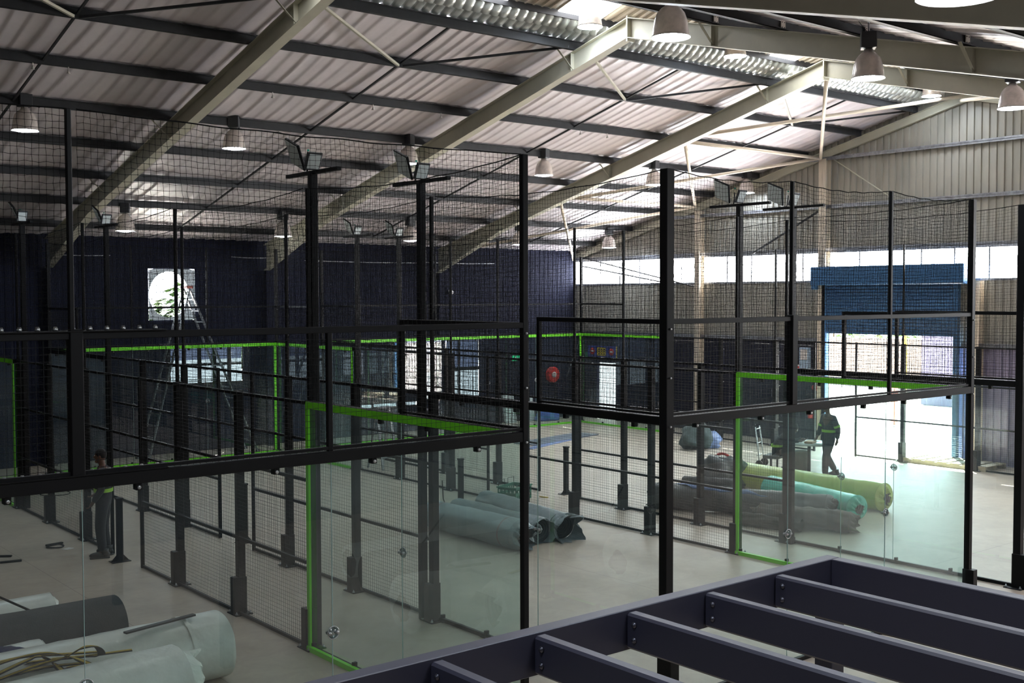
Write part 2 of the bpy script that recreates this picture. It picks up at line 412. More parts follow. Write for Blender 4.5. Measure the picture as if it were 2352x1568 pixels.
# round window: square plate with a round hole
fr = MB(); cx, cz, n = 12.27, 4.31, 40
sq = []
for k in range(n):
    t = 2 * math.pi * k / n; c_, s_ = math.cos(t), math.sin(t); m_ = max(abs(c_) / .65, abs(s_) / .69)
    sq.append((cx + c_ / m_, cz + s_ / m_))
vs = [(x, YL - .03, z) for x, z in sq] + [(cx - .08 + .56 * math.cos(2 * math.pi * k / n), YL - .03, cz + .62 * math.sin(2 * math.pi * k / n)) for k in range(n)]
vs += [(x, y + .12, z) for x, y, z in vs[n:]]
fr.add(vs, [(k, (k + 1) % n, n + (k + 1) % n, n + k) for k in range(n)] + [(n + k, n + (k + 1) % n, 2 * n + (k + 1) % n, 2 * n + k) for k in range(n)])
PALE = mat('pale_glowing_board', (150, 158, 162), .6)
PALE.node_tree.nodes['Principled BSDF'].inputs['Emission Color'].default_value = (.75, .85, .9, 1); PALE.node_tree.nodes['Principled BSDF'].inputs['Emission Strength'].default_value = .07  # faint emission stands in for daylight glowing through the plate
struct('added_sun_hood', MB().box(10.8, 14.4, YL + .1, YL + 1.5, 5.15, 5.25), CONC)  # unseen slab added outside to block sun through the round opening
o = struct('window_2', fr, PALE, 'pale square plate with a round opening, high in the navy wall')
# low shop windows in the navy wall; the lowest strip imitates a reflection
PVIEW = emit('bright_yard_and_reflection', (214, 228, 240), .3)
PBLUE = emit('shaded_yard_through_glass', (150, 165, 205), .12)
for i, (x0, x1, z0, z1) in enumerate(LH[1:]):
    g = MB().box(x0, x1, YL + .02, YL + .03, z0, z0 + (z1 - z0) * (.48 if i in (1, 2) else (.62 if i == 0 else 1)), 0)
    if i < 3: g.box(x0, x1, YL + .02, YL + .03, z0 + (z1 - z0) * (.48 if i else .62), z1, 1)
    o = struct('window_%d' % (3 + i), g, [PVIEW, PBLUE], 'low window or painted reflection strip in the navy wall')
    f = MB(); st = .44 if i == 0 else .9
    x = x0
    while x < x1 - .05:
        f.box(x, x + .1 if i == 0 else x + .05, YL - .03, YL + .02, z0, z1); x += st
    for z in (z0, z1): f.box(x0, x1, YL - .03, YL + .02, z - .025, z + .025)
    if i in (0, 1, 2): f.box(x0, x1, YL - .02, YL + .01, z0 + (z1 - z0) * .46, z0 + (z1 - z0) * .52)
    f.build('window_frame', BLACK, o)
# small side door in the gable
dd = struct('door_2', MB().box(XG + .12, XG + .16, 27.5, 28.55, 0, 1.95), emit('daylit_lobby', (215, 218, 222), .55), 'open doorway onto a daylit lobby')
f = MB()
for y in (27.5, 28.55): f.box(XG - .04, XG + .12, y - .04, y + .04, 0, 1.99)
f.box(XG - .04, XG + .12, 27.46, 28.59, 1.95, 2.02); f.build('door_frame', NAVY, dd)

# roller shutter
RB = mat('blue_shutter_paint', (52, 98, 142), .38, .1, noise_amt=.06)
ds = MB()
ds.bbox(XG - .3, XG - .16, 18.95, 19.08, 0, 4.55, .005); ds.bbox(XG - .3, XG - .16, 15.02, 15.14, 0, 4.55, .005)
d1 = struct('door_1', ds, RB, 'blue roller shutter half raised over a sunlit opening')
cu = MB(); z = 3.24
pts = []
while z < 4.7:
    pts += [(XG - .22, z), (XG - .245, z + .02), (XG - .25, z + .045), (XG - .245, z + .07), (XG - .22, z + .088)]; z += .09
vs = [(x, 15.1, z) for x, z in pts] + [(x, 18.98, z) for x, z in pts]; n = len(pts)
cu.add(vs, [(i, i + 1, n + i + 1, n + i) for i in range(n - 1)], 0, False)
cu.box(XG - .26, XG - .2, 15.12, 18.96, 3.18, 3.25)
cu.build('shutter_curtain', RB, d1)
ho = MB(); ho.bbox(XG - .62, XG - .02, 14.7, 19.25, 4.52, 5.03, .02); ho.build('shutter_housing', RB, d1)
MB().bbox(XG - .5, XG - .2, 19.2, 19.3, 4.4, 4.55, .01).build('end_bracket', RB, d1)

# ------------------------------------------------------------------ steel frame
def isec(b, a, c, depth_top, depth_bot, bw=.2, tf=.014, tw=.01, mi=0, d2=None):
    """I beam whose top flange runs a->c (z at top)"""
    a = Vector(a); c = Vector(c); d2 = d2 or depth_top
    A0, A1 = a, a - Vector((0, 0, depth_top)); C0, C1 = c, c - Vector((0, 0, depth_bot))
    b.add([A0 + Vector((-tw/2,0,0)), C0 + Vector((-tw/2,0,0)), C1 + Vector((-tw/2,0,0)), A1 + Vector((-tw/2,0,0)),
           A0 + Vector((tw/2,0,0)), C0 + Vector((tw/2,0,0)), C1 + Vector((tw/2,0,0)), A1 + Vector((tw/2,0,0))], [(0,1,2,3),(7,6,5,4)], mi)
    for p, q, s in ((A0, C0, -1), (A1, C1, 1)):
        vs = [p + Vector((sx * bw / 2, 0, dz)) for sx in (-1, 1) for dz in (0, s * tf)] + [q + Vector((sx * bw / 2, 0, dz)) for sx in (-1, 1) for dz in (0, s * tf)]
        b.add(vs, [(0, 2, 3, 1), (4, 5, 7, 6), (0, 4, 6, 2), (1, 3, 7, 5), (0, 1, 5, 4), (2, 6, 7, 3)], mi)
DR = .37
PY = [16.32, 18.0, 19.72, 21.45, 23.2, 24.95, 26.7, 28.45]
def frame(x, label, gable=False):
    t = thing('portal_frame', label, 'steel frame', (x, YL, 0), 0, 'cream portal frames along the shed')
    bw = .2 if not gable else .12; dr = DR if not gable else .22
    def loc(v): return Vector((v[0] - x, v[1] - YL, v[2]))
    b = MB()
    isec(b, loc((x, YRID, zr(YRID))), loc((x, YL - 3.4, zr(YL - 3.4))), dr, dr, bw)
    if not gable: isec(b, loc((x, YL - 3.4, zr(YL - 3.4))), loc((x, YL - .2, zr(YL - .2))), dr, dr + .36, bw)
    else: isec(b, loc((x, YL - 3.4, zr(YL - 3.4))), loc((x, YL - .05, zr(YL - .05))), dr, dr, bw)
    b.build('rafter', BEIGE, t)
    b = MB()
    isec(b, loc((x, YRID, zr(YRID))), loc((x, YR0 + .1, zr(YR0 + .1))), dr, dr, bw); b.build('rafter', BEIGE, t)
    if not gable:
        MB().box(-.1, .1, YRID - .014 - YL, YRID + .014 - YL, zr(YRID) - DR - .06, zr(YRID) + .03).build('apex_plate', BEIGE, t)
        b = MB(); zt = zr(YL - .2) - DR - .36
        b.box(-.005, .005, -.35, -.05, 0, zt); b.box(-.09, .09, -.36, -.345, 0, zt); b.box(-.09, .09, -.055, -.04, 0, zt)
        b.build('column', NAVY, t)
        for yy in (PY[0] + .12, PY[3] + .12, PY[5]+.12, 12.9, 8.2):     # fly braces and stiffeners
            f = MB()
            for s in (-1, 1):
                f.bar(loc((x + s * .42, yy, zr(yy) + .02)), loc((x + s * .03, yy, zr(yy) - DR + .03)), .05, .006)
            f.box(-.09, .09, yy - .005 - YL, yy + .005 - YL, zr(yy) - DR, zr(yy))
            f.build('fly_brace', BEIGE, t)
    for k_, y_ in enumerate((12.9, 11.5, 9.95, 8.35, 6.7)):
        f = MB(); f.box(-.055, .055, y_ - .04 - YL, y_ - .03 - YL, zr(y_), zr(y_) + .19); cl = f.build('purlin_cleat', CLEAT, t)
        for z_ in (.05, .13):
            for x_ in (-.03, .03): 
                f = MB(); f.lathe([(0, .004), (.008, .004), (.01, 0), (0, 0)], 8, 0, Matrix.Translation((x_, y_ - .041 - YL, zr(y_) + z_)) @ Matrix.Rotation(R(90), 4, 'X')); f.build('cleat_bolt', PURL, cl)
    return t
CLEAT = mat('pale_cleat', (200, 190, 178), .6)
FX = [27.0 - 6.0 * k for k in range(6)]
FL = ['slender cream gable rafter against the grey end wall', 'cream portal frame tied to the gable by bracing tubes',
      'cream portal frame whose apex shows beside the big ridge lamps', 'nearest cream portal frame, its rafter leaving the top of the view',
      'cream portal frame passing overhead on the near side', 'cream portal frame behind the viewer']
frames = [frame(x, FL[i], i == 0) for i, x in enumerate(FX) if i < 5]

def zsec(b, x0, x1, y, s=1):          # zed purlin
    z = zr(y); w = .07
    b.box(x0, x1, y - .012, y + .012, z, z + .155)
    b.box(x0, x1, min(y, y + s * w), max(y, y + s * w), z, z + .012)
    b.box(x0, x1, min(y - s * w, y), max(y - s * w, y), z + .143, z + .155)
    b.box(x0, x1, *sorted((y + s * w, y + s * w - s * .008)), z, z + .03)
ORD = ['along the lower lip of the ridge vent', 'second down from the ridge vent', 'third down from the ridge vent', 'fourth down, with the upper lamp row',
       'fifth down from the ridge vent', 'sixth down from the ridge vent', 'seventh down, carrying the low lamp row', 'lowest, just above the navy wall']
for i, y in enumerate(PY):
    b = MB(); zsec(b, XB, XG - .1, y)
    tag(b.build('roof_purlin', PURL), 'dark roof purlin of the far slope, ' + ORD[i], 'purlin', 'roof purlins of the far slope')
ORD2 = ['nearest the ridge', 'second from the ridge', 'third from the ridge', 'fourth from the ridge', 'fifth from the ridge', 'sixth from the ridge', 'seventh from the ridge']
NPY = [12.9, 11.5, 9.95, 8.35, 6.7, 5.0, 3.3]
for i, y in enumerate(NPY):
    b = MB(); zsec(b, XB, XG - .1, y, -1)
    tag(b.build('roof_purlin', PURL), 'dark roof purlin of the near slope, ' + ORD2[i], 'purlin', 'roof purlins of the near slope')
for s, nm in ((1, 'far'), (-1, 'near')):
    b = MB(); y = YRID + s * .88
    b.box(XB, XG - .1, y - .06, y + .06, H + 5.13, H + 5.25)
    tag(b.build('ridge_beam', PURL), 'dark channel along the %s upper edge of the ridge vent' % nm, 'beam')
# sag bars, mid bay, down the far slope
for k in range(5):
    x = FX[k] - 3.0
    b = MB()
    for j in range(len(PY) - 1):
        b.bar((x, PY[j], zr(PY[j]) + .06), (x, PY[j + 1], zr(PY[j + 1]) + .06), .035)
    nm = ['gable bay', 'second bay from the gable', 'third bay from the gable', 'fourth bay from the gable', 'nearest bay'][k]
    tag(b.build('sag_rod', PURL), 'thin dark sag bar down the middle of the %s' % nm, 'rod', 'sag bars of the far slope')
    for s, m, c in ((-1, BEIGE, 'pale'), (1, PURL, 'dark')):
        t = MB().bar((x + s * .05, PY[1], zr(PY[1]) + .02), (x + s * 2.75, PY[0], zr(PY[0]) + .04), .045)
        tag(t.build('purlin_brace', m), '%s diagonal bar rising to the ridge vent in the %s' % (c, nm), 'brace', 'V braces under the ridge vent')
# wind bracing between second frame and gable
BRN_ = [0]
def brace(a, c, label, w=.09, m=BEIGE2):
    BRN_[0] += 1; dz = .14 + .1 * (BRN_[0] % 2)
    def p(q): return (q[0], q[1], zr(q[1]) - dz)
    tag(MB().tube([p(a), p(c)], w / 2, 10).build('bracing_tube', m), label, 'brace', 'cream wind bracing of the gable bay')
g, s2 = 26.7, 21.1
brace((s2, 14.95), (g, 19.1), 'cream tube from the frame apex down to the tall middle gable column')
brace((s2, 19.1), (g, 14.95), 'cream tube rising from the frame to the gable apex')
brace((s2, 19.1), (g, 19.1), 'straight cream strut meeting the middle gable column')
brace((s2, 19.1), (g, 23.7), 'cream tube slanting down to the left gable column')
brace((s2, 23.7), (g, 19.1), 'cream tube rising from the frame to the middle gable column')
brace((s2, 23.7), (g, 23.7), 'straight cream strut meeting the left gable column')
brace((s2, 23.7), (g, 29.3), 'cream tube slanting down into the navy corner')
brace((s2, 29.2), (g, 23.7), 'low cream tube rising to the left gable column')
brace((s2, 10.7), (g, 14.95), 'cream tube on the near slope reaching the gable apex')
# gable columns, girts, diagonals
for y, l, w in ((23.7, 'cream gable column left of the blue shutter', .2), (19.1, 'cream gable column at the left jamb of the blue shutter', .24), (14.55, 'cream stub column right of the blue shutter', .2)):
    b = MB(); zt = zr(y) - .25 if y > 15 else 4.6
    b.box(XG - .3, XG - .29, y - w/2, y + w/2, 0, zt); b.box(XG - .3, XG - .06, y - .006, y + .006, 0, zt); b.box(XG - .07, XG - .06, y - w/2, y + w/2, 0, zt)
    tag(b.build('gable_column', BEIGE2), l, 'column', 'cream columns of the gable wall')
for z, l in ((8.06, 'highest galvanised girt on the gable wall'), (6.72, 'galvanised girt halfway up the gable wall'), (5.52, 'galvanised girt over the strip window'), (2.98, 'galvanised girt capping the navy band')):
    yy = min(YL, YRID + (H + 5.1 - z) / .25); y0_ = max(YR0, YRID - (H + 5.1 - z) / .25)
    b = MB()
    segs = [(y0_, yy)] if z > 3 else [(y0_, 15.0), (19.1, yy)]
    for a_, c_ in segs: b.box(XG - .14, XG - .04, a_, c_, z - .005, z + .005); b.box(XG - .14, XG - .13, a_, c_, z - .05, z + .05)
    tag(b.build('wall_girt', GALV), l, 'girt', 'girts of the gable wall')
def gdiag(a, c, l, r=.022, m=PURL): tag(MB().tube([(XG - .18, a[0], a[1]), (XG - .18, c[0], c[1])], r, 6).build('wall_brace', m), l, 'brace', 'diagonal braces on the gable wall')
gdiag((18.8, 8.0), (16.9, 6.76), 'thin slanting bar right of the middle gable column', .015, BEIGE)
gdiag((19.3, 6.6), (21.6, 5.5), 'dark diagonal rod left of the middle gable column', .03)
gdiag((23.8, 4.5), (29.2, 5.6), 'thin rod rising left across the strip window')
gdiag((29.2, 5.3), (25.4, 4.7), 'thin rod slanting across the left end of the strip window')

# ------------------------------------------------------------------ high bay lamps
ALU = mat('brushed_bell_reflector', (212, 202, 194), .25, .25, noise_amt=.12, noise_scale=10)
LAMP_E = emit('lamp_lens_glow', (226, 240, 255), 24)
BOXM = mat('ballast_housing', (44, 46, 50), .5)
def lamp():
    t = thing('high_bay_lamp', '', 'lamp')
    b = MB(); b.bbox(-.11, .11, -.11, .11, .43, .66, .01); b.build('ballast_box', BOXM, t)
    b = MB(); b.lathe([(.0, .42), (.06, .42), (.075, .38), (.12, .35), (.17, .29), (.2, .2), (.215, .1), (.225, .03), (.24, .0), (.235, .0), (.21, .05)], 28); b.build('bell_shade', ALU, t)
    b = MB(); b.lathe([(.0, -.022), (.09, -.018), (.17, -.002), (.215, .02)], 28); b.build('lamp_lens', LAMP_E, t)
    b = MB(); b.tube([(0, 0, .66), (0, 0, .84)], .012, 6); b.build('hanger', GALV, t)
    b = MB(); b.tube([(.03, 0, .66), (.08, .1, .8), (.02, .25, 1.02)], .006, 5); b.build('lamp_cable', BOXM, t)
    return t
L0 = lamp(); used = False
rows = [(21.45, H + 3.0, [6.2, 10.25, 14.5, 18.55, 22.5, 26.4], 'in the fourth purlin row'),
        (26.7, H + 1.57, [9.95, 14.1, 18.1, 22.1, 25.9], 'in the low row by the navy wall'),
        (15.35, H + 4.93, [14.4, 18.5, 22.3, 26.0], 'in the ridge vent row'),
        (9.5, H + 3.12, [10.25, 14.4, 18.6, 22.6], 'in the near slope row'),
        (3.4, H + 1.68, [6.04, 10.2, 1.8, -2.4], 'overhead by the near eave')]
OR = ['first from the left', 'second from the left', 'third from the left', 'fourth from the left', 'fifth from the left', 'sixth from the left']
for ri, (y, z, xs, w) in enumerate(rows):
    for i, x in enumerate(xs):
        if ri == 4: lab = ['glowing bell lamp cut by the top edge of view', 'bell lamp further along the near eave', 'bell lamp straight overhead', 'bell lamp behind the viewer'][i]
        else: lab = 'silver high bay lamp, %s %s' % (OR[i], w)
        if not used: L0.location = (x, y, z); L0['label'] = lab; L0['group'] = 'high bay lamps'; used = True
        else: dup(L0, lab, (x, y, z), random.uniform(0, 3))
# small alarm sounders on the purlins
WPL = mat('white_plastic', (205, 200, 196), .4)
for i, (px, py, l) in enumerate([(75, 148, 'left of the pair at far left'), (157, 146, 'right of the pair at far left'), (626, 207, 'beyond the nearest frame'), (857, 244, 'mid bay, by a sag bar'), (1013, 252, 'beside the second frame'), (1333, 296, 'under the sag bar of the third bay'), (1395, 309, 'right of the sag bar in the third bay')]):
    d = ray(px, py); k = PY[2]; p = onY(px, py, PY[2])
    b = MB(); b.lathe([(0, -.06), (.032, -.06), (.02, -.03), (.01, 0), (.01, .0)], 12); b.tube([(0, 0, 0), (0, 0, .06)], .01, 6)
    o = b.build('ceiling_sensor', WPL, None, (p.x, PY[2], zr(PY[2]) - .05)); tag(o, 'tiny white sensor under the third purlin, ' + l, 'sensor', 'white sensors on the third purlin')
# ------------------------------------------------------------------ padel court enclosures
YB = 7.96
HG, HM, HN = 3.0, 4.0, 5.53       # glass top, mesh top, net top
_mesh_cache = {}
def weld_mesh(L, h, pitch=.05, r=.0019):
    key = (round(L, 3), round(h, 3), pitch)
    if key not in _mesh_cache:
        xs = np.arange(pitch, L - pitch * .4, pitch); zs = np.arange(pitch, h - pitch * .4, pitch)
        P0 = np.concatenate([np.stack([xs, 0 * xs, 0 * xs], 1), np.stack([0 * zs, 0 * zs + .004, zs], 1)])
        P1 = np.concatenate([np.stack([xs, 0 * xs, 0 * xs + h], 1), np.stack([0 * zs + L, 0 * zs + .004, zs], 1)])
        V, Q = strands(P0, P1, r)
        _mesh_cache[key] = npmesh('welded_mesh_panel', V, Q, BLACKW)
    return _mesh_cache[key]
_net_cache = {}
def net_mesh(L, h, sag=.1, knots=True, seed=1, r=.0017, c=.046):
    key = (round(L, 2), round(h, 2), sag, seed)
    if key not in _net_cache:
        rs = np.random.RandomState(seed)
        nx = int(round(L / c)); nz = int(round(h / c))
        u = np.linspace(0, 1, nx + 1); v = np.linspace(0, 1, nz + 1)
        U, W = np.meshgrid(u, v, indexing='ij')
        top = h - sag * 4 * U * (1 - U) + 0.006 * np.sin(U * 37 + seed) * (U * (1 - U) * 4)
        X = U * L + .012 * np.sin(W * 9 + U * 13) * np.sin(math.pi * U) + rs.normal(0, .0022, U.shape)
        Z = W * top + rs.normal(0, .003, U.shape)
        Y = .03 * np.sin(math.pi * U) * np.sin(W * 5 + U * 8 + seed) * np.sin(math.pi * W) + rs.normal(0, .003, U.shape)
        Z[:, 0] = 0; 
        P = np.stack([X, Y, Z], -1)
        A = [P[:-1, :], P[:, :-1]]; B = [P[1:, :], P[:, 1:]]
        P0 = np.concatenate([a.reshape(-1, 3) for a in A]); P1 = np.concatenate([b_.reshape(-1, 3) for b_ in B])
        V, Q = strands(P0, P1, r)
        if knots:
            K = P.reshape(-1, 3); o = np.array([[1, 0, 0], [-1, 0, 0], [0, 1, 0], [0, -1, 0], [0, 0, 1], [0, 0, -1]]) * .0042
            KV = (K[:, None] + o[None]).reshape(-1, 3)
            q = np.array([[0, 2, 4, 4], [2, 1, 4, 4], [1, 3, 4, 4], [3, 0, 4, 4]])
            # diamonds as quads around the waist
            q = np.array([[0, 4, 1, 5], [2, 4, 3, 5]])
            KQ = ((np.arange(len(K)) * 6)[:, None, None] + q[None]).reshape(-1, 4) + len(V)
            V = np.concatenate([V, KV]); Q = np.concatenate([Q, KQ])
        me = npmesh('net_cords', V, Q, NETM)
        rope = MB(); rope.tube([(float(a * L), 0, float(h - sag * 4 * a * (1 - a) + .006 * math.sin(a * 37 + seed) * a * (1 - a) * 4)) for a in np.linspace(0, 1, 33)], .0055, 6)
        _net_cache[key] = (me, rope.mesh('edge_rope', NETM))
    return _net_cache[key]

PANE, CLAMP, DISC = {}, None, None
def pane_mesh(L):
    if L not in PANE:
        b = MB(); b.add([(.006, 0, 0), (L - .006, 0, 0), (L - .006, 0, HG - .1), (.006, 0, HG - .1)], [(0, 1, 2, 3)])
        PANE[L] = b.mesh('glass_sheet', GLASS)
    return PANE[L]
EDGE = mat('ground_glass_edge', (150, 176, 170), .35)
def _clamp():
    b = MB(); b.bbox(-.024, .024, -.03, .03, -.03, .06, .004); b.lathe([(0, -.012), (.014, -.012), (.014, 0), (.01, .004), (0, .004)], 10, 1, Matrix.Translation((0, -.034, -.01)) @ Matrix.Rotation(R(90), 4, 'X'))
    return b.mesh('clamp', [BLACK, BOLT])
def _foot():
    b = MB(); b.bbox(-.02, .02, -.028, .028, 0, .09, .003); b.cbox((0, 0, .008), (.14, .1, .012)); b.lathe([(0, .014), (.012, .014), (.012, .03), (0, .03)], 8, 1, Matrix.Translation((.05, .0, 0)))
    return b.mesh('floor_clip', [BLACK, BOLT])
CLEAR = glass('clear_disc', (200, 210, 210), haze=.1, hazecol=(230, 235, 235), ior=1.9)
def _disc():
    b = MB(); M = Matrix.Rotation(R(90), 4, 'X')
    for sx in (-1, 1):
        b.lathe([(0, .03), (.012, .03), (.016, .02), (.016, -.02), (.012, -.03), (0, -.03)], 10, 1, Matrix.Translation((sx * .035, 0, 0)) @ M)
    b.tube([(.052 * math.cos(t * math.pi / 12), -.012, .052 * math.sin(t * math.pi / 12)) for t in range(25)], .005, 6, 1, caps=False)
    b.lathe([(0, .008), (.05, .008), (.05, 0), (0, 0)], 20, 0, M)
    return b.mesh('glass_connector', [CLEAR, BOLT])
CLAMP, FOOT, DISC = _clamp(), _foot(), _disc()

def post(t, x, w, d, z1, y=0, name='post', z0=0, sleeve=0, sd=1, plate=True):
    b = MB(); b.bbox(x - w / 2, x + w / 2, y - d / 2, y + d / 2, z0, z1, .005)
    o = b.build(name, BLACK, t)
    if z0 == 0:
        f = MB()
        if sleeve: f.bbox(x - w / 2 - .012, x + w / 2 + .012, *sorted((y - sd * d / 2 - sd * .01, y + sd * (d / 2 + .075))), 0, sleeve, .005)
        if plate:
            f.bbox(x - w / 2 - .09, x + w / 2 + .09, y - d / 2 - .06, y + d / 2 + .09, .0, .014, .003)
        if plate or sleeve: f.build('base_sleeve' if sleeve else 'base_plate', BLACK, o)
        q = MB()
        for sx in ((-1, 1) if plate else ()):
            for yy in (-d / 2 - .035, d / 2 + .065):
                q.lathe([(0, .05), (.008, .05), (.008, .03), (.016, .03), (.016, .014), (0, .014)], 8, 0, Matrix.Translation((x + sx * (w / 2 + .055), y + yy, 0)))
        if plate: q.build('anchor_bolts', BOLT, o)
    if z1 > 3.5 and z0 == 0:
        q = MB()
        for z in (2.9, 3.4, 3.9):
            q.lathe([(0, 0), (.011, 0), (.011, .012), (0, .012)], 8, 0, Matrix.Translation((x, y - d / 2 - .001, z)) @ Matrix.Rotation(R(90), 4, 'X'))
        q.build('bolt_heads', BOLT, o)
    return o

def glazing(t, s0, s1, inside, green, step=2.0, foot_gap=.9):
    """3 m glazing between s0 and s1 on local x; inside = +1/-1 local y"""
    rail = MB(); rail.bbox(s0, s1, -.045, .045, HG - .09, HG, .004); rail.build('top_rail', BLACK, t)
    ch = MB(); ch.bbox(s0, s1, -.022, .022, 0, .05, .003); chn = ch.build('floor_channel', BLACK, t)
    if green:
        g = MB(); g.box(s0, s1, *sorted((inside * .046, inside * .051)), HG - .086, HG - .004)
        g.box(s0, s1, *sorted((inside * .023, inside * .07)), .0, .06)
        if green in ('L', 'B'): g.box(s0 + .0, s0 + .05, *sorted((inside * .02, inside * .05)), 0, HG - .02)
        if green in ('R', 'B'): g.box(s1 - .05, s1 + .01, *sorted((inside * .02, inside * .05)), 0, HG - .02)
        g.build('green_trim', GREEN, t)
    n = max(1, int(round((s1 - s0) / step)))
    for i in range(n):
        a = s0 + (s1 - s0) * i / n
        p = link('glass_panel', pane_mesh(round((s1 - s0) / n, 4)), t, (a, 0, .05))
        if i:
            e = MB(); e.box(a - .0022, a + .0022, -.005, .005, .05, HG - .09); e.build('glass_joint', EDGE, t)
            link('glass_connector', DISC, p, (0, -.002 * inside, 1.47))
        for f in (.28, .95) if (s1 - s0) / n < 1.5 else (.2, .75):
            link('rail_clamp', CLAMP, p, ((s1 - s0) / n * f, -.0, HG - .1 - .06))
        link('floor_clip', FOOT, p, ((s1 - s0) / n * .5, 0, -.045)); link('floor_clip', FOOT, p, ((s1 - s0) / n * .97, 0, -.045))
def upper_mesh(t, s0, s1, posts, th=.05):
    r = MB(); r.bbox(s0, s1, -.028, .028, HM - .05, HM, .003); r.build('mesh_rail', BLACK, t)
    r = MB(); r.bbox(s0, s1, -.02, .02, HG + .01, HG + .035, .002); r.build('mesh_rail', BLACK, t)
    ps = [s0] + posts + [s1]
    for a, c in zip(ps[:-1], ps[1:]): link('mesh_panel', weld_mesh(round(c - a, 3), HM - HG), t, (a, 0, HG))

def end_fence(label, x0, x1, y, inside, green, cp=(.1, .1), thin=(), thick=(), corner_posts=(True, True), bolted=None, group='glass end fences of the courts', stride=2.0):
    t = thing('court_end_fence', label, 'fence', (x0, y, 0), 0, group)
    L = x1 - x0
    if corner_posts[0]: post(t, 0, cp[0], cp[0], HN, name='corner_post', sleeve=.5, sd=-inside)
    if corner_posts[1]: post(t, L, cp[1], cp[1], HN, name='corner_post', sleeve=.5, sd=-inside)
    glazing(t, .05, L - .05, inside, green)
    upper_mesh(t, .03, L - .03, sorted([p for p, _ in thin] + [p for p, _ in thick]))
    for p, z in thin: post(t, p, .045, .045, z, name='mesh_upright', z0=HG)
    for p, z in thick:
        post(t, p, .09, .09, 4.02, name='mesh_upright', z0=HG)
        post(t, p - .02, .035, .045, z, name='net_upright', z0=4.0)
    if bolted:
        b = MB(); b.bbox(bolted - .6, bolted + .6, -.05, .05, HM, HM + .01, .002); b.build('splice_plate', BLACK, t)
        b = MB(); b.bbox(bolted - .6, bolted + .6, -.05, .05, HG, HG + .012, .003)
        sp = b.build('splice_plate', BLACK, t)
        q = MB()
        for k in range(10):
            for z in (HG + .012, HM + .01):
                q.lathe([(0, .03), (.012, .03), (.015, .02), (.018, .018), (.018, 0), (0, 0)], 8, 0, Matrix.Translation((bolted - .52 + k * .117, 0, z)))
        q.build('splice_bolts', BOLT, sp)
    return t

def side_fence(label, x, wall_right, w0, group='side fences of the courts', sl=None, far_only=False):
    """side wall running away from the viewer. wall_right: inside faces -X"""
    t = thing('court_side_fence', label, 'fence', (x, YB, 0), R(90), group)
    inside = 1 if wall_right else -1       # local +y = world -X
    if not far_only:
        glazing(t, .06, 4.0, inside, 'R' if wall_right else False)
        upper_mesh(t, .03, 2.0, [])
        post(t, 2.0, .05, .05, 4.0, name='mesh_upright', z0=HG)
    glazing(t, 16.0, 19.95, inside, 'L' if wall_right else False)
    upper_mesh(t, 18.0, 19.97, [])
    post(t, 18.0, .05, .05, 4.0, name='mesh_upright', z0=HG)
    for s in (4.06, 6.0, 8.0, 12.0, 14.0, 15.94):
        if far_only and s < 8: continue
        post(t, s, .1, .1, HG, y=-inside * .05, sleeve=.5, sd=1 if s > 6 else 1)
    for s in (4.06, 8.0, 12.0, 15.94):
        post(t, s + .02, .045, .045, HN, y=-inside * .05, name='net_upright', z0=HG)
    for s in (9.35, 10.65): post(t, s, .05, .05, HG, name='gate_upright', plate=False)
    for a, c in ((4.1, 9.35), (10.65, 15.9)):
        if far_only and a < 8: continue
        for z in (.03, 1.04, 2.04, HG - .03):
            r = MB(); r.bbox(a, c, -.02, .02, z - .02, z + .02, .003); r.build('mesh_rail', BLACK, t)
        ps = [4.1, 6.0, 8.0, 9.35] if a < 8 else [10.65, 12.0, 14.0, 15.9]
        for p, q in zip(ps[:-1], ps[1:]): link('mesh_panel', weld_mesh(round(q - p, 3), 3.0 - .06), t, (p, 0, .03))
    for z in (2.04, HG - .03):
        r = MB(); r.bbox(9.35, 10.65, -.02, .02, z - .02, z + .02, .003); r.build('mesh_rail', BLACK, t)
    link('mesh_panel', weld_mesh(1.3, .92), t, (9.35, 0, 2.05))
    return t

XA0, XA1, XB0, XB1, XC0, XC1 = -3.36, 6.64, 8.54, 14.54, 15.95, 25.83
end_fence('near glass end fence of the left court, bolted splice on its rails', XA0, XA1, YB, 1, False, (.06, .062),
          thin=[(XA1 - 4.04 - XA0 + 2.0, 4.0)], thick=[(XA1 - 4.04 - XA0, HN), (2.0, 4.0)], bolted=XA1 - 4.0 - XA0 + .0)
end_fence('near glass end fence of the middle court, behind the slate frame corner', XB0, XB1, YB, 1, False, (.108, .08), thin=[(4.05, HN)], thick=[(2.08, HN)])
end_fence('near glass end fence of the right court, only its corner post in view', XC0, XC1, YB, 1, False, (.11, .1), thin=[(4.0, HN), (8.0, HN)], thick=[])
end_fence('far glass end fence of the left court with green trim', XA0, XA1, YB + 20, -1, 'R', (.08, .08), thin=[(6.0, HN)], thick=[])
end_fence('far glass end fence of the middle court with green trim', XB0, XB1, YB + 20, -1, 'R', (.08, .08), thin=[(2.0, HN), (4.0, HN)], thick=[])
end_fence('far glass end fence of the right court, nearest the gable corner, green trim', XC0, XC1, YB + 20, -1, 'R', (.08, .08), thin=[(3.9, HN), (7.5, 5.2)], thick=[])
side_fence('right side fence of the left court, thick green frame in the foreground', XA1, True, .1)
side_fence('left side fence of the middle court, black glass rail', XB0, False, .1)
side_fence('right side fence of the middle court, green frame before the turf rolls', XB1, True, .1)
side_fence('left side fence of the right court, behind the lime and teal rolls', XC0, False, .1)
side_fence('right side fence of the right court, close to the gable wall', XC1, True, .1)
side_fence('left side fence of the left court, off the left edge', XA0, False, .1, far_only=True)

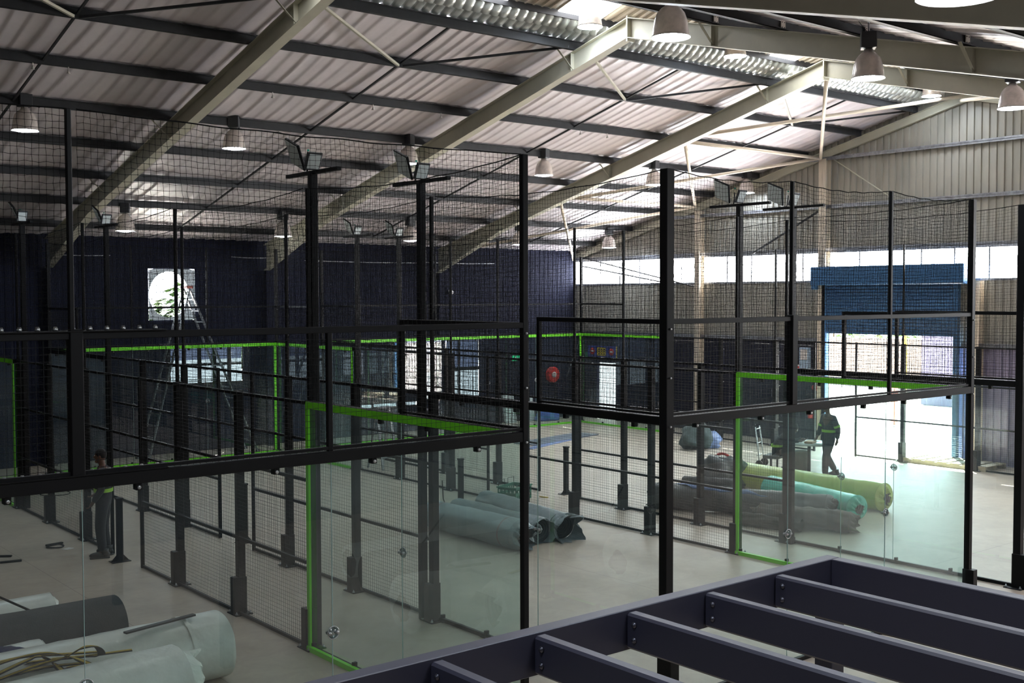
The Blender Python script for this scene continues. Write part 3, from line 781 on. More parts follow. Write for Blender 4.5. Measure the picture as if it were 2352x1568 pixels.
# safety nets
def net_span(name_label, x0, y0, dx, dy, z0, sag=.1, seed=1, base=None, h=None):
    L = math.hypot(dx, dy); h = h or (HN - z0)
    me, rope = net_mesh(L, h, sag, True, seed)
    o = link('safety_net', me, None, (x0, y0, z0), math.atan2(dy, dx))
    link('edge_rope', rope, o)
    tag(o, name_label, 'net', 'black safety nets above the court fences')
def nets_along(x, who, z0s):
    for i, (a, c) in enumerate(((0.04, 4.06), (4.1, 8.0), (8.04, 12.0), (12.04, 15.9), (15.98, 19.9))):
        w = ['first bay from the near end', 'second bay from the near end', 'bay beside the gate', 'bay beyond the gate', 'farthest bay'][i]
        net_span('black net over the %s, %s' % (who, w), x, YB + a, 0, c - a, HG + .01, .1, 2)
nets_along(XA1, 'right side of the left court', 3); nets_along(XB0, 'left side of the middle court', 3)
nets_along(XB1, 'right side of the middle court', 3); nets_along(XC0, 'left side of the right court', 3)
nets_along(XC1, 'right side of the right court', 3)
net_span('black net above the near end of the left court, right of its thin post', XA1 - 4.0, YB, 3.97, 0, HM, .03, 1)
net_span('black net above the near end of the left court, at the left edge of view', XA1 - 8.04, YB, 3.97, 0, HM, .03, 1)
net_span('black net above the near end of the middle court, left third', XB0 + .06, YB, 1.98, 0, HM, .06, 3)
net_span('black net above the near end of the middle court, centre third', XB0 + 2.1, YB, 1.93, 0, HM, .06, 4)
net_span('black net above the near end of the middle court, right third', XB0 + 4.08, YB, 1.88, 0, HM, .06, 5)
for j, (a, l, who) in enumerate(((XB0, 6, 'middle'), (XA1 - 4.0, 4, 'left'), (XC0, 3.9, 'right'), (XC0 + 3.92, 3.9, 'right'))):
    w = 'left span' if j == 2 else ('second span' if j == 3 else 'whole width')
    if l == 6:
        for q in range(3): net_span('black net above the far end of the middle court, %s' % ['left third', 'centre third', 'right third'][q], a + 2 * q, YB + 20, 1.97, 0, HM, .06, 3 + q)
    else: net_span('black net above the far end of the %s court, %s' % (who, w), a, YB + 20, l - .05, 0, HM, .06, 1)

# net posts at mid court
def net_post(x, label, base=True):
    t = thing('net_post', label, 'post', (x, YB + 10, 0), 0, 'short net posts at mid court')
    b = MB(); b.bbox(-.045, .045, -.045, .045, 0, 1.02, .006); b.build('post_tube', BLACK, t)
    b = MB(); b.bbox(-.055, .055, -.055, .055, 1.0, 1.03, .006); b.build('post_cap', BLACK, t)
    b = MB(); b.bbox(-.15, .15, -.1, .1, 0, .014, .003)
    b.prism([(.045, .014), (.14, .014), (.045, .12)], -.006, .006, 'y'); b.prism([(-.045, .014), (-.045, .12), (-.14, .014)], -.006, .006, 'y')
    b.build('base_plate', BLACK, t)
net_post(XA1 - .12, 'short black net post beside the worker in overalls')
net_post(XB0 + .15, 'short black net post by the green crate, seen through glass')
net_post(XB1 - 1.2, 'short black net post right of the green crate')
net_post(XC0 + .2, 'short black net post on the left side of the right court')

# light poles
LEDM = emit('pilot_light', (60, 190, 165), .05)
PANELM = mat('flood_lens', (200, 208, 206), .3, 0, .6)
def light_pole():
    t = thing('light_pole', '', 'light pole')
    b = MB(); b.bbox(-.045, .045, -.045, .045, 0, 5.72, .004); b.build('pole', BLACK, t)
    b = MB(); b.bbox(-.03, .03, -.62, .62, 5.70, 5.745, .004); b.build('cross_arm', BLACK, t)
    for s in (1,):
        M = Matrix.Translation((-.05, s * .33, 5.97)) @ Matrix.Rotation(R(22), 4, 'X') @ Matrix.Rotation(R(62), 4, 'Y')
        b = MB(); b.bbox(-.17, .17, -.17, .17, -.014, .018, .006, 0, M)
        for k in range(6): b.box(-.15, .15, -.14 + k * .055, -.13 + k * .055, .018, .03, 0, M)
        f = b.build('floodlight', BLACK, t)
        MB().box(-.155, .155, -.155, .155, -.02, -.0145, 0, M).build('flood_lens', PANELM, f)
        b = MB(); b.tube([(0, s * .3 - .17, 5.74), (0, s * .3 - .2, 5.93), (0, s * .3 - .19, 5.93)], .01, 6); b.build('bracket', BLACK, f)
    Md = Matrix.Translation((0, -.02, 5.86)) @ Matrix.Rotation(R(25), 4, 'X'); b = MB(); b.bbox(-.1, .1, -.02, .02, -.11, .11, .006, 0, Md); b.build('driver_box', BOXM, t); b = MB(); b.box(-.08, .08, -.024, -.021, -.09, .09, 0, Md); b.build('driver_face', PANELM, t)
    MB().cbox((.0, .1, 6.0), (.018, .018, .018)).build('pilot_lamp', LEDM, t)
    return t
LP = light_pole(); first = True
for x, s, l in ((XA1 + .13, 4.1, 'by the big green framed glass'), (XB0 - .13, 4.2, 'left of the thick foreground post'),
                (XB1 + .13, 4.1, 'left one of the pair before the grey gable'), (XC0 - .13, 3.9, 'right one of the pair before the grey gable'),
                (XA1 + .13, 15.8, 'at the far left edge of view'), (XB0 - .13, 15.7, 'against the navy wall left of the round window'),
                (XB1 + .13, 16.0, 'far off, against the navy wall centre'), (XC0 - .13, 15.9, 'far off, right of the other centre one')):
    q = dup(LP, 'tall black floodlight pole ' + l, (x, YB + s, 0), R(90) if False else 0, 'floodlight poles between the courts') if not first else LP
    if first: LP['label'] = 'tall black floodlight pole ' + l; LP['group'] = 'floodlight poles between the courts'; LP.location = (x, YB + s, 0); first = False

# ------------------------------------------------------------------ slate pergola frame in the foreground
ZP = 2.7
def pergola():
    t = thing('slate_pergola', 'open dark slate steel frame of beams filling the lower right foreground', 'pergola', (0, 0, 0))
    c0 = F(1900, 1273, ZP)         # outer corner
    u = Vector((-1, 0, 0))         # runs left/near
    v = Vector((0, -1, 0))
    dpt, th = .2, .085
    x1, y1 = c0.x, c0.y
    b = MB(); b.bbox(x1 - 7.0, x1, y1 - th, y1, ZP - dpt, ZP, .004); b.build('edge_beam', SLATE, t)
    b = MB(); b.bbox(x1 - th, x1, y1 - 5.0, y1 - th - .002, ZP - dpt, ZP, .004); b.build('edge_beam', SLATE, t)
    for k, px in enumerate((1790, 1630, 1452, 1247, 1010)):
        j = F(px, {1790: 1320, 1630: 1360, 1452: 1405, 1247: 1460, 1010: 1520}[px], ZP - .012)
        b = MB(); b.bbox(j.x - .035, j.x + .035, y1 - 5.0, y1 - th - .002, ZP - dpt + .012, ZP - .01, .012)
        o = b.build('joist', SLATE, t)
        for z in (ZP - .06, ZP - .135):
            for sx in (-1, 1):
                q = MB(); q.lathe([(0, .012), (.008, .012), (.014, .004), (.017, 0), (0, 0)], 10, 0, Matrix.Translation((j.x + sx * .036, y1 - th - .06, z)) @ Matrix.Rotation(R(90) * sx, 4, 'Y'))
                q.build('joist_bolt', mat('dark_bolt', (90, 90, 100), .3, .8), o)
    for k, x in enumerate((x1 - .1, x1 - 3.6)):
        b = MB(); b.bbox(x - .06, x + .06, y1 - .15, y1 - .03, 0, ZP - .19, .004); b.build('pergola_post', SLATE, t)
    b = MB(); b.bbox(x1 - .16, x1 - .04, y1 - 3.6, y1 - 3.48, 0, ZP - .19, .004); b.build('pergola_post', SLATE, t)
pergola()
# ------------------------------------------------------------------ outside the shutter
YARD = mat('sunlit_yard_concrete', (196, 190, 180), .8, noise_amt=.06, noise_scale=.7)
struct('ground', MB().box(XG + .05, 75, -30, 60, -.2, -.02), YARD)
struct('ground', MB().box(-30, XG + .05, YL + .1, 70, -.2, -.02), YARD)
BRK = mat('pale_yard_wall', (96, 86, 78), .8, noise_amt=.1, noise_scale=5)
t = tag(MB().box(46, 46.3, 14, 60, 0, 2.25).build('boundary_wall', BRK), 'pale sunlit boundary wall across the yard, under green shrubs', 'wall')
LIL = mat('lilac_grey_cladding', (64, 62, 84), .6, noise_amt=.08, noise_scale=3, stretch=(1, 6, 1))
t = thing('yard_building', 'lilac grey clad building across the yard, right of the yellow pole', 'building', (40, 18, 0))
MB().box(0, 5, -14, 5.9, 0, 4.2).build('clad_wall', LIL, t)
MB().box(-.06, 0, -1.2, 1.2, 0, 2.6).build('building_door', mat('pale_door', (80, 78, 92), .5), t)
MB().box(-.3, 5.2, -14, 6.1, 4.2, 4.4).build('roof_edge', CLAD, t)
YEL = mat('yellow_paint', (220, 190, 60), .5)
tag(MB().tube([(39.6, 24.35, 0), (39.6, 24.35, 3.2)], .06, 10).build('yellow_pole', YEL), 'yellow pole standing in the sunlit yard', 'pole')
REDP = mat('red_board', (206, 110, 96), .5)
for y, l in ((20.7, 'red post in the yard, right of the worker'), (16.6, 'red upright board near the right side of the yard')):
    tag(MB().bbox(33.0, 33.08, y - .12, y + .12, 0, 1.6, .01).build('red_marker', REDP), l, 'post')
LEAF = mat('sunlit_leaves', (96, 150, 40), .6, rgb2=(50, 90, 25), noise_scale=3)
def bush(x, y, z0, h, w, label, n=260, m=LEAF, g='shrubs and trees outside'):
    b = MB(); rs = random.Random(int(x * 7 + y * 13))
    for _ in range(n):
        a, r_ = rs.uniform(0, 6.283), rs.random() ** .5
        c = Vector((x + w * r_ * math.cos(a), y + w * r_ * math.sin(a), z0 + h * (rs.random() ** .8) * (1 - .35 * r_)))
        s = rs.uniform(.1, .24) ; q = Matrix.Rotation(rs.uniform(0, 6.28), 3, 'Z') @ Matrix.Rotation(rs.uniform(-1, 1), 3, 'X')
        b.add([c + q @ Vector(v) * s for v in ((-1, 0, 0), (0, -.5, .1), (1, 0, 0), (0, .5, .1))], [(0, 1, 2, 3)])
    o = b.build('leafy_shrub', m); tag(o, label, 'shrub', g)
    st = MB(); st.tube([(x, y, 0), (x + .05, y, z0 + h * .6)], [.08, .03], 6); st.build('stem', mat('bark', (90, 70, 50), .9), o)
for i, (y, h) in enumerate(((26.3, 1.9), (28.6, 2.3), (31.0, 2.0), (33.5, 2.2))):
    bush(48, y, 1.9, h, 1.5, 'sunlit green shrub over the yard wall, %s' % ['nearest the lilac building', 'second from the lilac building', 'third from the lilac building', 'farthest left'][i])
for i, (x, h) in enumerate(((14.6, 4.5), (17.0, 4.9), (19.4, 4.4))):
    bush(x, 39 + i, .2, h, 1.6, 'green shrub seen through the round opening, %s' % ['left', 'centre', 'right'][i], 2600, mat('dark_leaves', (60, 84, 30), .7, rgb2=(34, 52, 20), noise_scale=3))  # leaf green darkened so strong sun does not bleach the shrubs

# ------------------------------------------------------------------ fittings on the walls
RED = mat('fire_red', (190, 40, 30), .4)
t = thing('fire_hose_reel', 'round red fire hose reel on the navy wall near the gable corner', 'hose reel', (25.9, YL - .02, 1.52))
M = Matrix.Rotation(R(90), 4, 'X')
b = MB(); b.lathe([(0, .16), (.25, .16), (.27, .14), (.25, .12), (.1, .12), (.1, .04), (.25, .04), (.27, .02), (.25, 0), (0, 0)], 24, 0, M); b.build('reel_drum', RED, t)
b = MB(); b.lathe([(0, .18), (.1, .18), (.1, .16), (0, .16)], 16, 0, M); b.build('reel_hub', WPL, t)
b = MB(); b.tube([(.1, -.1, -.2), (.14, -.1, -.5), (.1, -.08, -.9), (.02, -.06, -1.1)], .018, 8); b.build('hose', BLACK, t)
t = thing('exit_light', 'small green lit exit light on the navy wall', 'exit sign', (24.25, YL - .06, 2.15))
MB().bbox(-.17, .17, -.04, .04, -.1, .1, .01).build('sign_case', WPL, t)
g = MB().box(-.155, .155, -.046, -.041, -.085, .085).build('sign_face', emit('exit_green', (30, 170, 110), .35), t)
b = MB(); b.prism([(-.02, -.06), (.0, -.06), (.03, 0), (.0, .05), (-.03, .05), (-.05, .0), (-.03, -.02)], -.052, -.047, 'y'); b.ell((.0, -.05, .065), (.014, .003, .014), 8, 6); b.box(.06, .13, -.052, -.047, -.01, .01)
b.build('exit_pictogram', mat('white_print', (235, 240, 235), .5), t)
# safety sign board on the gable
t = thing('safety_sign', 'yellow and blue safety sign board with two red discs, over the side door', 'sign', (XG - .06, 28.2, 2.33))
b = MB(); b.bbox(-.012, .0, -.75, .72, -.19, .19, .003); b.build('sign_board', mat('sign_blue', (40, 50, 130), .5), t)
b = MB(); b.box(-.016, -.0125, -.75, -.7, -.19, .19); b.box(-.016, -.0125, -.2, .22, -.14, .14); b.build('yellow_field', mat('sign_yellow', (205, 175, 30), .5), t)
MBm = Matrix.Rotation(R(-90), 4, 'Y')
for y in (-.48, .46):
    b = MB(); b.lathe([(0, .02), (.12, .02), (.12, .014), (0, .014)], 20, 0, Matrix.Translation((0, y, 0)) @ MBm); d_ = b.build('red_disc', RED, t)
    MB().box(-.025, -.0205, y - .07, y + .07, -.02, .02).build('white_bar', MATS['white_print'], d_)
b = MB()
for k in range(3):
    for z in (-.08, 0, .08): b.box(-.02, -.0165, -.16 + k * .13, -.1 + k * .13, z - .02, z + .02)
b.build('sign_marks', mat('sign_dark', (40, 36, 20), .6), t)
# electrical board + notices by the shutter
t = thing('electrical_board', 'white electrical board with notices on the navy band, left of the blue shutter', 'electrical board', (XG - .06, 19.62, 2.2))
b = MB(); b.bbox(-.12, 0, -.02, .3, -.05, .55, .01); b.build('board_case', mat('pale_blue_case', (150, 175, 200), .4), t)
b = MB(); b.box(-.125, -.121, .02, .26, .2, .5); b.build('board_door', WPL, t)
b = MB(); b.box(-.02, -.01, .3, .62, -.35, .05); b.build('notice_sheet', WPL, t)
b = MB(); b.box(-.025, -.0205, .34, .58, -.08, .0); b.build('notice_band', RED, t)
for z, l in ((1.62, 'round red call point under the electrical board'), (.95, 'red extinguisher low beside the blue shutter')):
    b = MB()
    if z > 1: b.lathe([(0, .08), (.07, .08), (.09, .04), (.09, 0), (0, 0)], 16, 0, Matrix.Translation((XG - .05, 19.45, z)) @ MBm); o = b.build('call_point', RED); tag(o, l, 'call point')
    else:
        t = thing('fire_extinguisher', l, 'extinguisher', (XG - .2, 19.5, .75))
        b.lathe([(0, 0), (.075, 0), (.08, .02), (.08, .4), (.05, .48), (.02, .5), (0, .5)], 16); b.build('cylinder_body', RED, t)
        c_ = MB(); c_.tube([(0, 0, .5), (0, 0, .56), (-.06, 0, .57)], .015, 6); c_.tube([(-.05, 0, .55), (-.12, 0, .4), (-.1, 0, .2)], .01, 6); c_.build('valve_and_hose', BLACK, t)
PIPE = mat('pale_pipe', (200, 200, 200), .35, .3)
for px, l in ((1659, 'pale pipe on the navy band, left one'), (1788, 'pale pipe on the navy band, right one, with a bracket')):
    p = onX(px, 850, XG - .06)
    b = MB(); b.tube([(XG - .08, p.y, 0), (XG - .08, p.y, 2.95)], .025, 8)
    for z in (.4, 1.6, 2.6): b.cbox((XG - .06, p.y, z), (.05, .1, .03))
    tag(b.build('wall_pipe', PIPE), l, 'pipe')
# cables high on the navy wall
for i, (xa, xb, z) in enumerate(((9.0, 10.6, 5.33), (14.0, 15.2, 5.36), (16.3, 20.5, 5.3), (20.6, 23.4, 5.32))):
    b = MB(); b.tube([(xa + (xb - xa) * k / 6, YL - .05, z - .02 * math.sin(k * .52)) for k in range(7)], .012, 6)
    tag(b.build('wall_cable', PIPE), 'thin pale cable high on the navy wall, ' + ['left of the round window', 'just left of the second column', 'between the middle columns', 'nearest the gable'][i], 'cable', 'cables on the navy wall')
t = thing('wall_camera', 'small pale camera dome high on the navy wall', 'camera', onY(1036, 671, YL - .08))
b = MB(); b.ell((0, 0, 0), (.09, .08, .07)); b.build('dome', WPL, t); MB().cbox((0, .05, .05), (.14, .06, .05)).build('camera_bracket', WPL, t)

# ------------------------------------------------------------------ step ladder
ALUL = mat('ladder_aluminium', (132, 134, 136), .35, .3)
def ladder():
    y0 = 28.75
    apex = onY(428, 662, y0); l = onY(338, 1000, y0); r = onY(574, 1045, y0)
    l = Vector((l.x - .12, y0, 0)); r = Vector((r.x + .05, y0, 0))
    t = thing('step_ladder', 'tall aluminium A frame ladder standing under the round window', 'ladder', (apex.x, y0, 0))
    o = Vector((apex.x, y0, 0))
    def leg(foot, nm):
        b = MB(); f = foot - o; a = apex - o
        for s in (-1, 1):
            b.bar(f + Vector((0, s * .38, 0)), a + Vector((0, s * .2, 0)), .035, .085, (0, 1, 0))
        n = 15
        for k in range(1, n):
            q = f.lerp(a, k / n); w = .38 + (.2 - .38) * k / n
            b.bar(q + Vector((0, -w, 0)), q + Vector((0, w, 0)), .035, .03)
        return b.build(nm, ALUL, t)
    leg(l, 'rung_section'); leg(r, 'rung_section')
    b = MB(); b.cbox(apex - o + Vector((0, 0, .03)), (.16, .46, .07)); b.build('top_cap', REDP, t)
    b = MB()
    for s in (-1, 1):
        p = (l - o).lerp(apex - o, .45); q = (r - o).lerp(apex - o, .45); b.bar(p + Vector((0, s * .3, 0)), q + Vector((0, s * .3, 0)), .015, .02)
    b.build('spreader_bar', ALUL, t)
    b = MB()
    for f in (l, r):
        for s in (-1, 1): b.cbox(f - o + Vector((0, s * .38, .03)), (.1, .06, .06))
    b.build('rubber_feet', BLACK, t)
ladder()
t = thing('step_stool', 'small aluminium step ladder standing behind the left court, seen through mesh', 'ladder', F(880, 1075))
b = MB()
for s in (-.22, .22):
    b.bar((s, -.35, 0), (s * .8, 0, 1.5), .03, .06); b.bar((s, .35, 0), (s * .8, 0, 1.5), .03, .04)
b.build('side_rails', ALUL, t)
b = MB()
for k in range(1, 5): b.cbox((0, -.35 + .07 * k, .3 * k), (.4, .09, .02))
b.cbox((0, 0, 1.51), (.4, .2, .03)); b.build('treads', ALUL, t)

# ------------------------------------------------------------------ rolls
WRAP = mat('milky_plastic_wrap', (226, 226, 218), .32, 0, .6, noise_amt=.07, noise_scale=4, bump=.5, bump_scale=7)
WRAPB = mat('grey_plastic_sleeve', (120, 130, 132), .3, 0, .6, noise_amt=.12, noise_scale=4, bump=.5, bump_scale=8)
UND = mat('dark_underlay', (58, 62, 64), .8, noise_amt=.12, noise_scale=14, bump=.3, bump_scale=60)
LIME = mat('lime_plastic_roll', (176, 188, 84), .35, 0, .6, noise_amt=.1, noise_scale=3, bump=.4, bump_scale=6)
TEAL = mat('teal_plastic_roll', (40, 190, 165), .35, 0, .6, noise_amt=.1, noise_scale=3, bump=.4, bump_scale=6)
BRN = mat('muddy_brown_roll', (96, 84, 74), .8, noise_amt=.25, noise_scale=5, rgb2=(62, 62, 56), bump=.5, bump_scale=9)
DRK = mat('dark_grey_roll', (84, 86, 86), .5, noise_amt=.2, noise_scale=4, bump=.5, bump_scale=7)
ORG = mat('orange_edge', (190, 120, 50), .6)
def roll(label, A, B, r, m, ends=(0, 1), crumple=0, bands=0, core=UND, sq=.93, group=None, bandm=None, hollow=.0, name='turf_roll', lump=.02):
    """A, B: ground points under the ends; ends that show a spiral"""
    A = Vector((A[0], A[1], 0)); B = Vector((B[0], B[1], 0)); L = (B - A).length
    t = thing(name, label, 'roll', A, math.atan2(B.y - A.y, B.x - A.x), group)
    rs = random.Random(len(label)); n, mN = 36, 28; b = MB(); vs = []
    for i in range(mN + 1):
        x = L * i / mN
        for k in range(n):
            a = 2 * math.pi * k / n
            nn = noise.noise(Vector((x * 1.6, math.cos(a) * 1.2, math.sin(a) * 1.2 + len(label)))) * lump
            n2 = noise.noise(Vector((x * 5, math.cos(a) * 3, math.sin(a) * 3))) * lump * .5
            rr = r + nn + n2
            z = sq * r + rr * math.sin(a) * sq
            vs.append((x, rr * math.cos(a) * (1 + (1 - sq) * .6), max(z, .004)))
    fs = [(i * n + k, (i + 1) * n + k, (i + 1) * n + (k + 1) % n, i * n + (k + 1) % n) for i in range(mN) for k in range(n)]
    b.add(vs, fs, 0, True); b.build('roll_body', m, t)
    for e in ends:
        x0 = L * e; s = -1 if e == 0 else 1
        q = MB(); turns = 5
        for j in range(turns):                  # stepped spiral end
            r1 = (r - .006) * (1 - j / turns) ; r2 = (r - .006) * (1 - (j + 1) / turns); xx = x0 - s * .012 * j
            ring = lambda rr, x_: [(x_, rr * math.cos(2 * math.pi * k / n), sq * r + rr * math.sin(2 * math.pi * k / n) * sq) for k in range(n)]
            q.add(ring(r1, xx) + ring(r2 + .008, xx), [(k, (k + 1) % n, n + (k + 1) % n, n + k) for k in range(n)], 0)
            q.add(ring(r2 + .008, xx) + ring(r2, xx - s * .03), [(k, (k + 1) % n, n + (k + 1) % n, n + k) for k in range(n)], 0)
        q.build('spiral_end', core, t)
        if crumple:
            q = MB(); vs = []; K = 5; nn_ = 48
            for i in range(K + 1):
                f = i / K
                for k in range(nn_):
                    a = 2 * math.pi * k / nn_
                    w = noise.noise(Vector((math.cos(a) * 2.2, math.sin(a) * 2.2, f * 1.6 + rs.random() * 0 + len(label))))
                    rr = (r + .004) * (1 - hollow * f) + w * .16 * f * crumple
                    vs.append((x0 + s * crumple * .32 * f * (1 + w), rr * math.cos(a), max(sq * r + rr * math.sin(a) * sq - .03 * f, .006)))
            q.add(vs, [(i * nn_ + k, (i + 1) * nn_ + k, (i + 1) * nn_ + (k + 1) % nn_, i * nn_ + (k + 1) % nn_) for i in range(K) for k in range(nn_)], 0, False)
            q.build('loose_wrap_end', m, t)
    for k in range(bands):
        x = L * (.12 + .76 * k / max(1, bands - 1))
        q = MB(); q.add([(x + dx, (r + lump * .7) * 1.035 * math.cos(2 * math.pi * j / 32), sq * r + (r + lump * .7) * math.sin(2 * math.pi * j / 32) * sq) for dx in (0, .05 if bandm is None else .025) for j in range(32)],
              [(j, (j + 1) % 32, 32 + (j + 1) % 32, 32 + j) for j in range(32)], 0, True)
        q.build('tape_band', bandm or WRAP, t)
    return t
RP = mat('red_print', (150, 104, 104), .5)
G1, G2, G3 = 'turf rolls in the left foreground', 'grey sleeved rolls in the middle court', 'rolls heaped in the right court'
def dirx(p, L, ang=0): return (p.x - L * math.cos(ang), p.y - L * math.sin(ang))
e1 = F(505, 1550); roll('long milky wrapped roll with a dark batten along its top, left foreground', dirx(e1, 4.0, .03), e1, .39, WRAP, (1,), .2, 2, group=G1, hollow=.5)
e2 = F(405, 1640); roll('nearest wrapped roll with a torn crumpled plastic end, lower left corner', dirx(e2, 3.2, .10), e2, .38, WRAP, (1,), .7, 0, group=G1, hollow=.35)
e3 = F(270, 1490); roll('unwrapped dark grey roll between the pale ones', dirx(e3, 3.6, .02), e3, .35, UND, (1,), 0, 0, group=G1, lump=.008)
e4 = F(118, 1452); roll('pale wrapped roll farthest back in the left foreground group', dirx(e4, 3.0, .0), e4, .27, WRAP, (1,), .12, 1, group=G1, hollow=.2)
e5 = F(95, 1560); roll('short pale roll tucked in front of the dark roll', dirx(e5, 2.4, .04), e5, .24, WRAP, (1,), .1, 0, group=G1)
# batten, rod
def ztop(p): return p
b = MB(); p1, p2 = F(287, 1453, .76), F(446, 1411, .76); b.bar(p1, p2, .06, .02)
tag(b.build('flat_batten', PURL), 'thin dark batten lying along the top of the long wrapped roll', 'batten')
b = MB(); p1, p2 = F(-60, 1345, .95), F(163, 1443, .36); b.tube([p1, p2], .014, 8)
b.tube([p2, p2 + (p2 - p1).normalized() * .06], .02, 8); tag(b.build('long_rod', BLACK), 'dark rod leaning over the dark roll at the left edge', 'rod')
# yellow and black straps
STY = mat('yellow_webbing', (190, 160, 60), .6, noise_amt=.1, noise_scale=20); STB = mat('black_webbing', (30, 30, 28), .7)
def strap(label, pts, w=.075, par=None, name='edging_strip'):
    P = []
    pts = [Vector(p) for p in pts]
    for i in range(len(pts) - 1):      # catmull-rom
        p0, p1_, p2_, p3 = pts[max(i - 1, 0)], pts[i], pts[i + 1], pts[min(i + 2, len(pts) - 1)]
        for k in range(8):
            t_ = k / 8; P.append(.5 * ((2 * p1_) + (p2_ - p0) * t_ + (2 * p0 - 5 * p1_ + 4 * p2_ - p3) * t_ ** 2 + (3 * p1_ - p0 - 3 * p2_ + p3) * t_ ** 3))
    P.append(pts[-1])
    def band(off, ww, dz, m, nm, parent):
        vs = []
        for i, p in enumerate(P):
            d = (P[min(i + 1, len(P) - 1)] - P[max(i - 1, 0)]).normalized(); sdd = d.cross(Vector((0, 0, 1))).normalized()
            for q, z in ((-1, 0), (1, 0), (1, .006), (-1, .006)): vs.append(p + sdd * (off + q * ww / 2) + Vector((0, 0, dz + z)))
        fs = [(i * 4 + k, i * 4 + (k + 1) % 4, (i + 1) * 4 + (k + 1) % 4, (i + 1) * 4 + k) for i in range(len(P) - 1) for k in range(4)] + [(0, 1, 2, 3)]
        q_ = MB(); q_.add(vs, fs); return q_.build(nm, m, parent)
    o = band(0, w, 0, STB, name, None); band(0, w * .45, .0065, STY, 'yellow_stripe', o)
    tag(o, label, 'strip', 'yellow and black strips on the rolls'); return o
def S(px, py, z): return F(px, py, z)
strap('black and yellow strip lying almost straight across the near roll, square cut end', [S(-40, 1552, .5), S(60, 1545, .55), S(180, 1530, .56), S(334, 1516, .55)])
strap('black and yellow strip ending beside the batten', [S(-40, 1545, .6), S(80, 1520, .66), S(190, 1508, .67), S(303, 1493, .67)])
strap('black and yellow strip curling up in a loop', [S(-40, 1575, .6), S(80, 1530, .7), S(150, 1510, .75), S(190, 1488, .85), S(222, 1486, .82), S(232, 1504, .7), S(200, 1507, .68), S(120, 1514, .68)])
strap('black and yellow strip dropping over the near roll to the bottom edge', [S(-30, 1560, .68), S(60, 1518, .74), S(95, 1508, .76), S(130, 1530, .62), S(185, 1580, .5)])
strap('black and yellow strip, lowest of the bundle at the left edge', [S(-40, 1568, .55), S(40, 1548, .6), S(110, 1532, .62), S(200, 1522, .6)])
strap('black and yellow strip arching highest over the bundle at the left', [S(-40, 1540, .72), S(40, 1512, .82), S(110, 1500, .84), S(170, 1512, .72), S(215, 1530, .66)])
strap('black and yellow strip lying flat beneath the looped one', [S(-40, 1530, .7), S(60, 1508, .76), S(140, 1503, .76), S(232, 1497, .7)])
BLU = mat('navy_cloth', (34, 40, 78), .85, noise_amt=.2, noise_scale=9, bump=.4, bump_scale=14)
def lump(name, label, cat, c, r, m, seed=0, cutz=0.0, parts=None):
    b = MB(); n_, m_ = 28, 16; vs = []
    for i in range(m_ + 1):
        ph = math.pi * i / m_
        for k in range(n_):
            a = 2 * math.pi * k / n_; d = Vector((math.sin(ph) * math.cos(a), math.sin(ph) * math.sin(a), math.cos(ph)))
            f = 1 + .35 * noise.noise(d * 1.7 + Vector((seed, 0, 0))) + .14 * noise.noise(d * 5 + Vector((seed, 3, 0)))
            vs.append((r[0] * d.x * f, r[1] * d.y * f, max(r[2] * d.z * f + cutz, 0.004)))
    b.add(vs, [(i * n_ + k, (i + 1) * n_ + k, (i + 1) * n_ + (k + 1) % n_, i * n_ + (k + 1) % n_) for i in range(m_) for k in range(n_)], 0, True)
    o = b.build(name, m, None, c); tag(o, label, cat); return o
p = F(-15, 1530, .55); lump('blue_cloth', 'crumpled navy cloth lying on the rolls at the left edge', 'cloth', p, (.42, .3, .14), BLU, 3)

# middle group
a, c = F(1000, 1212), F(1196, 1262)
SL = WRAPB
roll('nearest grey sleeved roll in the middle court with a red ring print', a, c, .27, mat('blue_grey_sleeve', (134, 146, 150), .35, 0, .6, noise_amt=.06, noise_scale=4, bump=.3, bump_scale=7), (0, 1), .5, 2, group=G2, hollow=.35, bandm=RP)
a, c = F(1052, 1198), F(1240, 1246); roll('middle one of the three grey sleeved rolls, its end by the post', a, c, .24, SL, (1,), .3, 0, group=G2)
a, c = F(1118, 1180), F(1290, 1237); roll('farthest grey sleeved roll, its torn dark mouth open toward the viewer', a, c, .25, SL, (1,), .85, 0, group=G2, hollow=-.05, core=BLACK)
